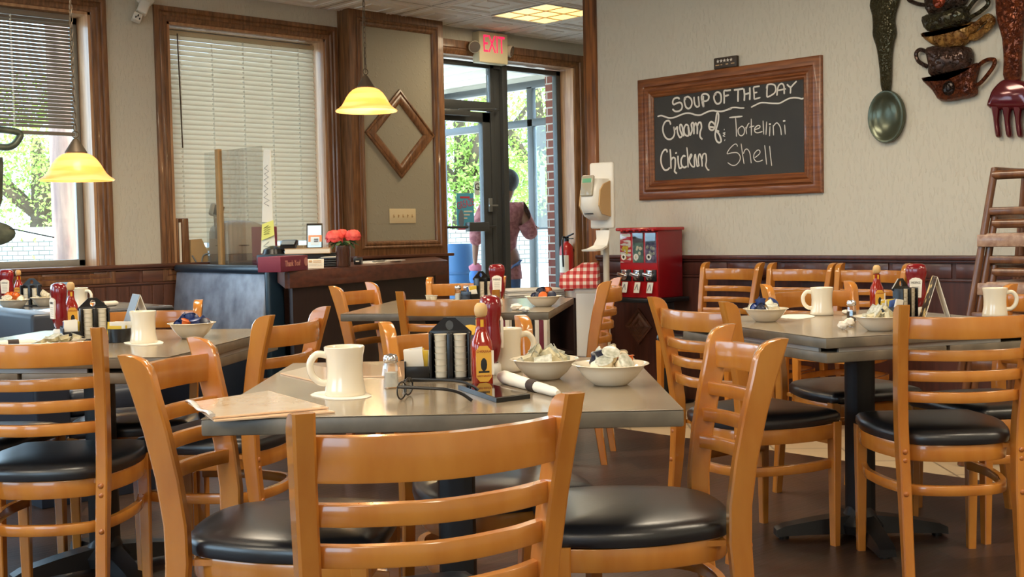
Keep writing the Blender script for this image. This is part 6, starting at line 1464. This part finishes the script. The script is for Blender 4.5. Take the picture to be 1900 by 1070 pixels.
# ------------------------------------------------------------------ booth table
put(ketchup('ketchup bottle at the left edge on the booth table'), 14, 566, 0); put(sauce('hot sauce bottle beside the ketchup on the booth table'), 36, 563, 0)
b = put(bowl('white bowl of creamers at the left edge on the booth table'), 24, 573); b.scale = (0.95, 0.95, 1)
heap(b, [(creamers['creamer'], 6, 'white creamer cup in the bowl on the booth table'), (creamers['creamer_orange'], 3, 'orange creamer cup in the bowl on the booth table')], 'booth', 'creamer cups in the booth bowl', 17)
c = put(caddy('black condiment caddy with jelly stacks on the booth table'), 58, 567, 0); c2 = c; fill_caddy(c, 'on the booth table', 6, 3, 7)
b = put(bowl('small white bowl of butter packs right of the caddy on the booth table'), 82, 568); b.scale = (0.8, 0.8, 1)
heap(b, [(butter, 6, 'foil butter pack in the small bowl on the booth table')], 'booth', 'butter packs in the booth bowl', 19)
t = thing('plastic_cup', 'pale blue plastic cup on the booth table', 'cup'); put(t, 121, 566)
m = MB(); m.lathe([(0.0, 0.0), (0.029, 0.0), (0.040, 0.115), (0.041, 0.117), (0.038, 0.115), (0.028, 0.004), (0.0, 0.004)], 24, cap=False); m.build('cup', 'cup_blue', t, 50)
m = MB(); m.lathe([(0.041, 0.112), (0.0425, 0.115), (0.041, 0.118)], 24, cap=False); m.build('rim', 'cup_blue', t, 50)
put(mug('white diner mug right of the blue cup on the booth table'), 148, 573, 160)
napkin_roll('rolled napkin with a dark band lying on the booth table', (168, 566), (218, 562), 0.014, 0.013, 0.35)
# ------------------------------------------------------------------ the person leaving through the vestibule
def skin(V, E, subdiv=2):
    """V: [(point, rx, ry)], E edges -> smooth skinned mesh"""
    me = bpy.data.meshes.new('sk'); me.from_pydata([v[0] for v in V], E, []); o = bpy.data.objects.new('sk', me); COL.objects.link(o)
    md = o.modifiers.new('skin', 'SKIN'); md.use_smooth_shade = True
    sv = me.skin_vertices[0].data
    for d, v in zip(sv, V): d.radius = (v[1], v[2]); d.use_root = False
    sv[0].use_root = True
    s = o.modifiers.new('sub', 'SUBSURF'); s.levels = subdiv; s.render_levels = subdiv
    r = bpy.data.meshes.new_from_object(o.evaluated_get(bpy.context.evaluated_depsgraph_get()))
    bpy.data.objects.remove(o); bpy.data.meshes.remove(me); return r
def add_mesh(mb, me): mb.bm.from_mesh(me); bpy.data.meshes.remove(me)
MT['skin'] = mat('skin', S(150, 106, 84), 0.55); MT['shirt'] = mat('shirt_plaid', S(176, 112, 112), 0.85, noise=(S(142, 78, 82), (26, 26, 26), 2, (0.42, 0.58)))
MT['jeans'] = mat('jeans', S(62, 88, 128), 0.85, noise=(S(50, 72, 108), (40, 40, 40), 3)); MT['hair'] = mat('hair', S(30, 30, 36), 0.6, bump=((80, 80, 20), 0.5)); MT['shoe'] = mat('shoe', S(40, 36, 34), 0.6)
P0 = atd(950, 432, 11.2)
pt = thing('person', 'person in a pink plaid shirt and jeans seen from behind, leaving through the vestibule', 'person', (P0.x, P0.y, -0.02), R(YAW))
hip = (-0.085, 0.0, 0.86); chest = (-0.10, 0.02, 1.20); nb = (-0.085, 0.03, 1.38); hd0 = (-0.035, 0.05, 1.50)
shL, elL, wrL = (-0.265, 0.02, 1.325), (-0.345, 0.03, 1.07), (-0.36, 0.10, 0.87)
shR, elR, wrR = (0.075, 0.03, 1.325), (0.175, 0.05, 1.09), (0.20, 0.27, 1.14)
kL, aL, kR, aR = (-0.19, 0.03, 0.48), (-0.20, -0.02, 0.09), (0.0, 0.10, 0.48), (0.02, 0.16, 0.09)
V = [(hip, 0.13, 0.10), (chest, 0.15, 0.10), (nb, 0.06, 0.06), (hd0, 0.065, 0.075), ((-0.03, 0.06, 1.60), 0.082, 0.095), ((-0.03, 0.055, 1.655), 0.055, 0.065),
     (shL, 0.06, 0.06), (elL, 0.042, 0.042), (wrL, 0.028, 0.028), (shR, 0.06, 0.06), (elR, 0.042, 0.042), (wrR, 0.028, 0.028),
     ((-0.17, 0.0, 0.78), 0.09, 0.09), (kL, 0.06, 0.06), (aL, 0.04, 0.04), ((0.0, 0.02, 0.78), 0.09, 0.09), (kR, 0.06, 0.06), (aR, 0.04, 0.04)]
E = [(0, 1), (1, 2), (2, 3), (3, 4), (4, 5), (1, 6), (6, 7), (7, 8), (1, 9), (9, 10), (10, 11), (0, 12), (12, 13), (13, 14), (0, 15), (15, 16), (16, 17)]
m = MB()
def hand(w, d, side):
    """palm, four bent fingers and a thumb growing from the wrist point"""
    global V, E
    w, d = Vector(w), Vector(d).normalized(); a = Vector((0, 1, 0)) if abs(d.y) < 0.7 else Vector((1, 0, 0)); sd = d.cross(a).normalized(); nn = sd.cross(d)
    base = len(V); V.append((w + d * 0.045, 0.022, 0.036)); E.append((8 if side < 0 else 11, base)); V.append((w + d * 0.085, 0.016, 0.040)); E.append((base, base + 1))
    for k in range(4):
        L = (0.068, 0.078, 0.074, 0.058)[k]; o = nn * ((k - 1.5) * 0.020); p = w + d * 0.09 + o; i = len(V)
        V.extend([(p, 0.009, 0.009), (p + d * L * 0.5 + sd * 0.008 * side, 0.0085, 0.0085), (p + d * L * 0.85 + sd * 0.03 * side, 0.0075, 0.0075)]); E.extend([(base + 1, i), (i, i + 1), (i + 1, i + 2)])
    i = len(V); V.extend([(w + d * 0.04 + nn * 0.04, 0.011, 0.011), (w + d * 0.075 + nn * 0.058 + sd * 0.015 * side, 0.0095, 0.0095)]); E.extend([(base, i), (i, i + 1)])
hand(wrL, (0.02, 0.15, -1), -1); hand(wrR, (0.1, 1, 0.25), 1)
add_mesh(m, skin(V, E))
for s in (-1, 1): m.sphere((-0.03 + s * 0.088, 0.045, 1.565), 0.032, (0.35, 0.7, 1.0), 10)
m.sphere((-0.03, 0.165, 1.56), 0.018, (0.8, 1.2, 1.3), 10)
for s in (-1, 1): m.sphere((-0.03 + s * 0.032, 0.148, 1.595), 0.012, (1, 0.5, 0.7), 8)
m.sphere((-0.03, 0.148, 1.515), 0.02, (1.2, 0.4, 0.35), 8)
m.build('body', 'skin', pt, 60)
m = MB(); add_mesh(m, skin([((-0.085, 0, 0.74), 0.165, 0.13), ((-0.09, 0.005, 0.95), 0.155, 0.12), ((-0.095, 0.01, 1.10), 0.17, 0.125), ((-0.095, 0.02, 1.27), 0.16, 0.11), ((-0.085, 0.03, 1.385), 0.072, 0.072),
    (shL, 0.085, 0.085), ((-0.315, 0.025, 1.19), 0.085, 0.085), (elL, 0.078, 0.078), ((-0.352, 0.05, 0.98), 0.06, 0.06), (shR, 0.085, 0.085), ((0.135, 0.04, 1.20), 0.088, 0.088), ((0.178, 0.05, 1.08), 0.085, 0.085), ((0.19, 0.12, 1.09), 0.06, 0.06)],
    [(0, 1), (1, 2), (2, 3), (3, 4), (3, 5), (5, 6), (6, 7), (7, 8), (3, 9), (9, 10), (10, 11), (11, 12)]))
m.lathe([(0.175, 0.66), (0.172, 0.72), (0.165, 0.80)], 24, sy=0.78, m=Matrix.Translation((-0.085, 0.0, 0)), cap=False); m.build('shirt', 'shirt', pt, 60)
m = MB(); add_mesh(m, skin([((-0.085, 0, 0.88), 0.135, 0.105), ((-0.17, 0.0, 0.76), 0.095, 0.095), (kL, 0.07, 0.07), ((-0.20, -0.01, 0.07), 0.062, 0.062), ((0.0, 0.02, 0.76), 0.095, 0.095), (kR, 0.07, 0.07), ((0.02, 0.14, 0.07), 0.062, 0.062)], [(0, 1), (1, 2), (2, 3), (0, 4), (4, 5), (5, 6)])); m.build('jeans', 'jeans', pt, 60)
m = MB(); vs = m.sphere((-0.03, 0.045, 1.60), 0.118, (0.92, 1.0, 0.98), 24)
for v in vs:
    if v.co.y > 0.10 and v.co.z < 1.63: v.co.y = 0.10
    if v.co.z < 1.50: v.co.z = 1.50 + (v.co.z - 1.50) * 0.3
m.build('hair', 'hair', pt, 60)
for (x, y, z) in (aL, aR):
    m = MB(); m.lathe([(0.0, 0.0), (0.048, 0.0), (0.052, 0.02), (0.046, 0.06), (0.035, 0.085), (0.0, 0.09)], 18, sy=2.1, cap=False, m=Matrix.Translation((x, y + 0.06, 0.0))); m.build('shoe', 'shoe', pt, 50)
q = pt.location + Matrix.Rotation(R(YAW), 3, 'Z') @ Vector((-0.355, 0.12, 0.70))
t = thing('cloth_bag', 'pink and blue cloth bundle held low in the left hand of the person outside', 'bag', q, R(YAW))
m = MB(); rr = random.Random(4); vs = m.sphere((0, 0, -0.02), 0.075, (0.9, 0.7, 1.3), 16)
for v in vs: v.co *= rr.uniform(0.88, 1.08)
m.build('bundle', mat('bundle_blue', S(70, 120, 190), 0.7), t, 60)
m = MB(); vs = m.sphere((0, 0, 0.07), 0.065, (1.1, 0.8, 0.7), 14)
for v in vs: v.co *= rr.uniform(0.88, 1.08)
m.build('flap', mat('bundle_pink', S(206, 120, 140), 0.7), t, 60)
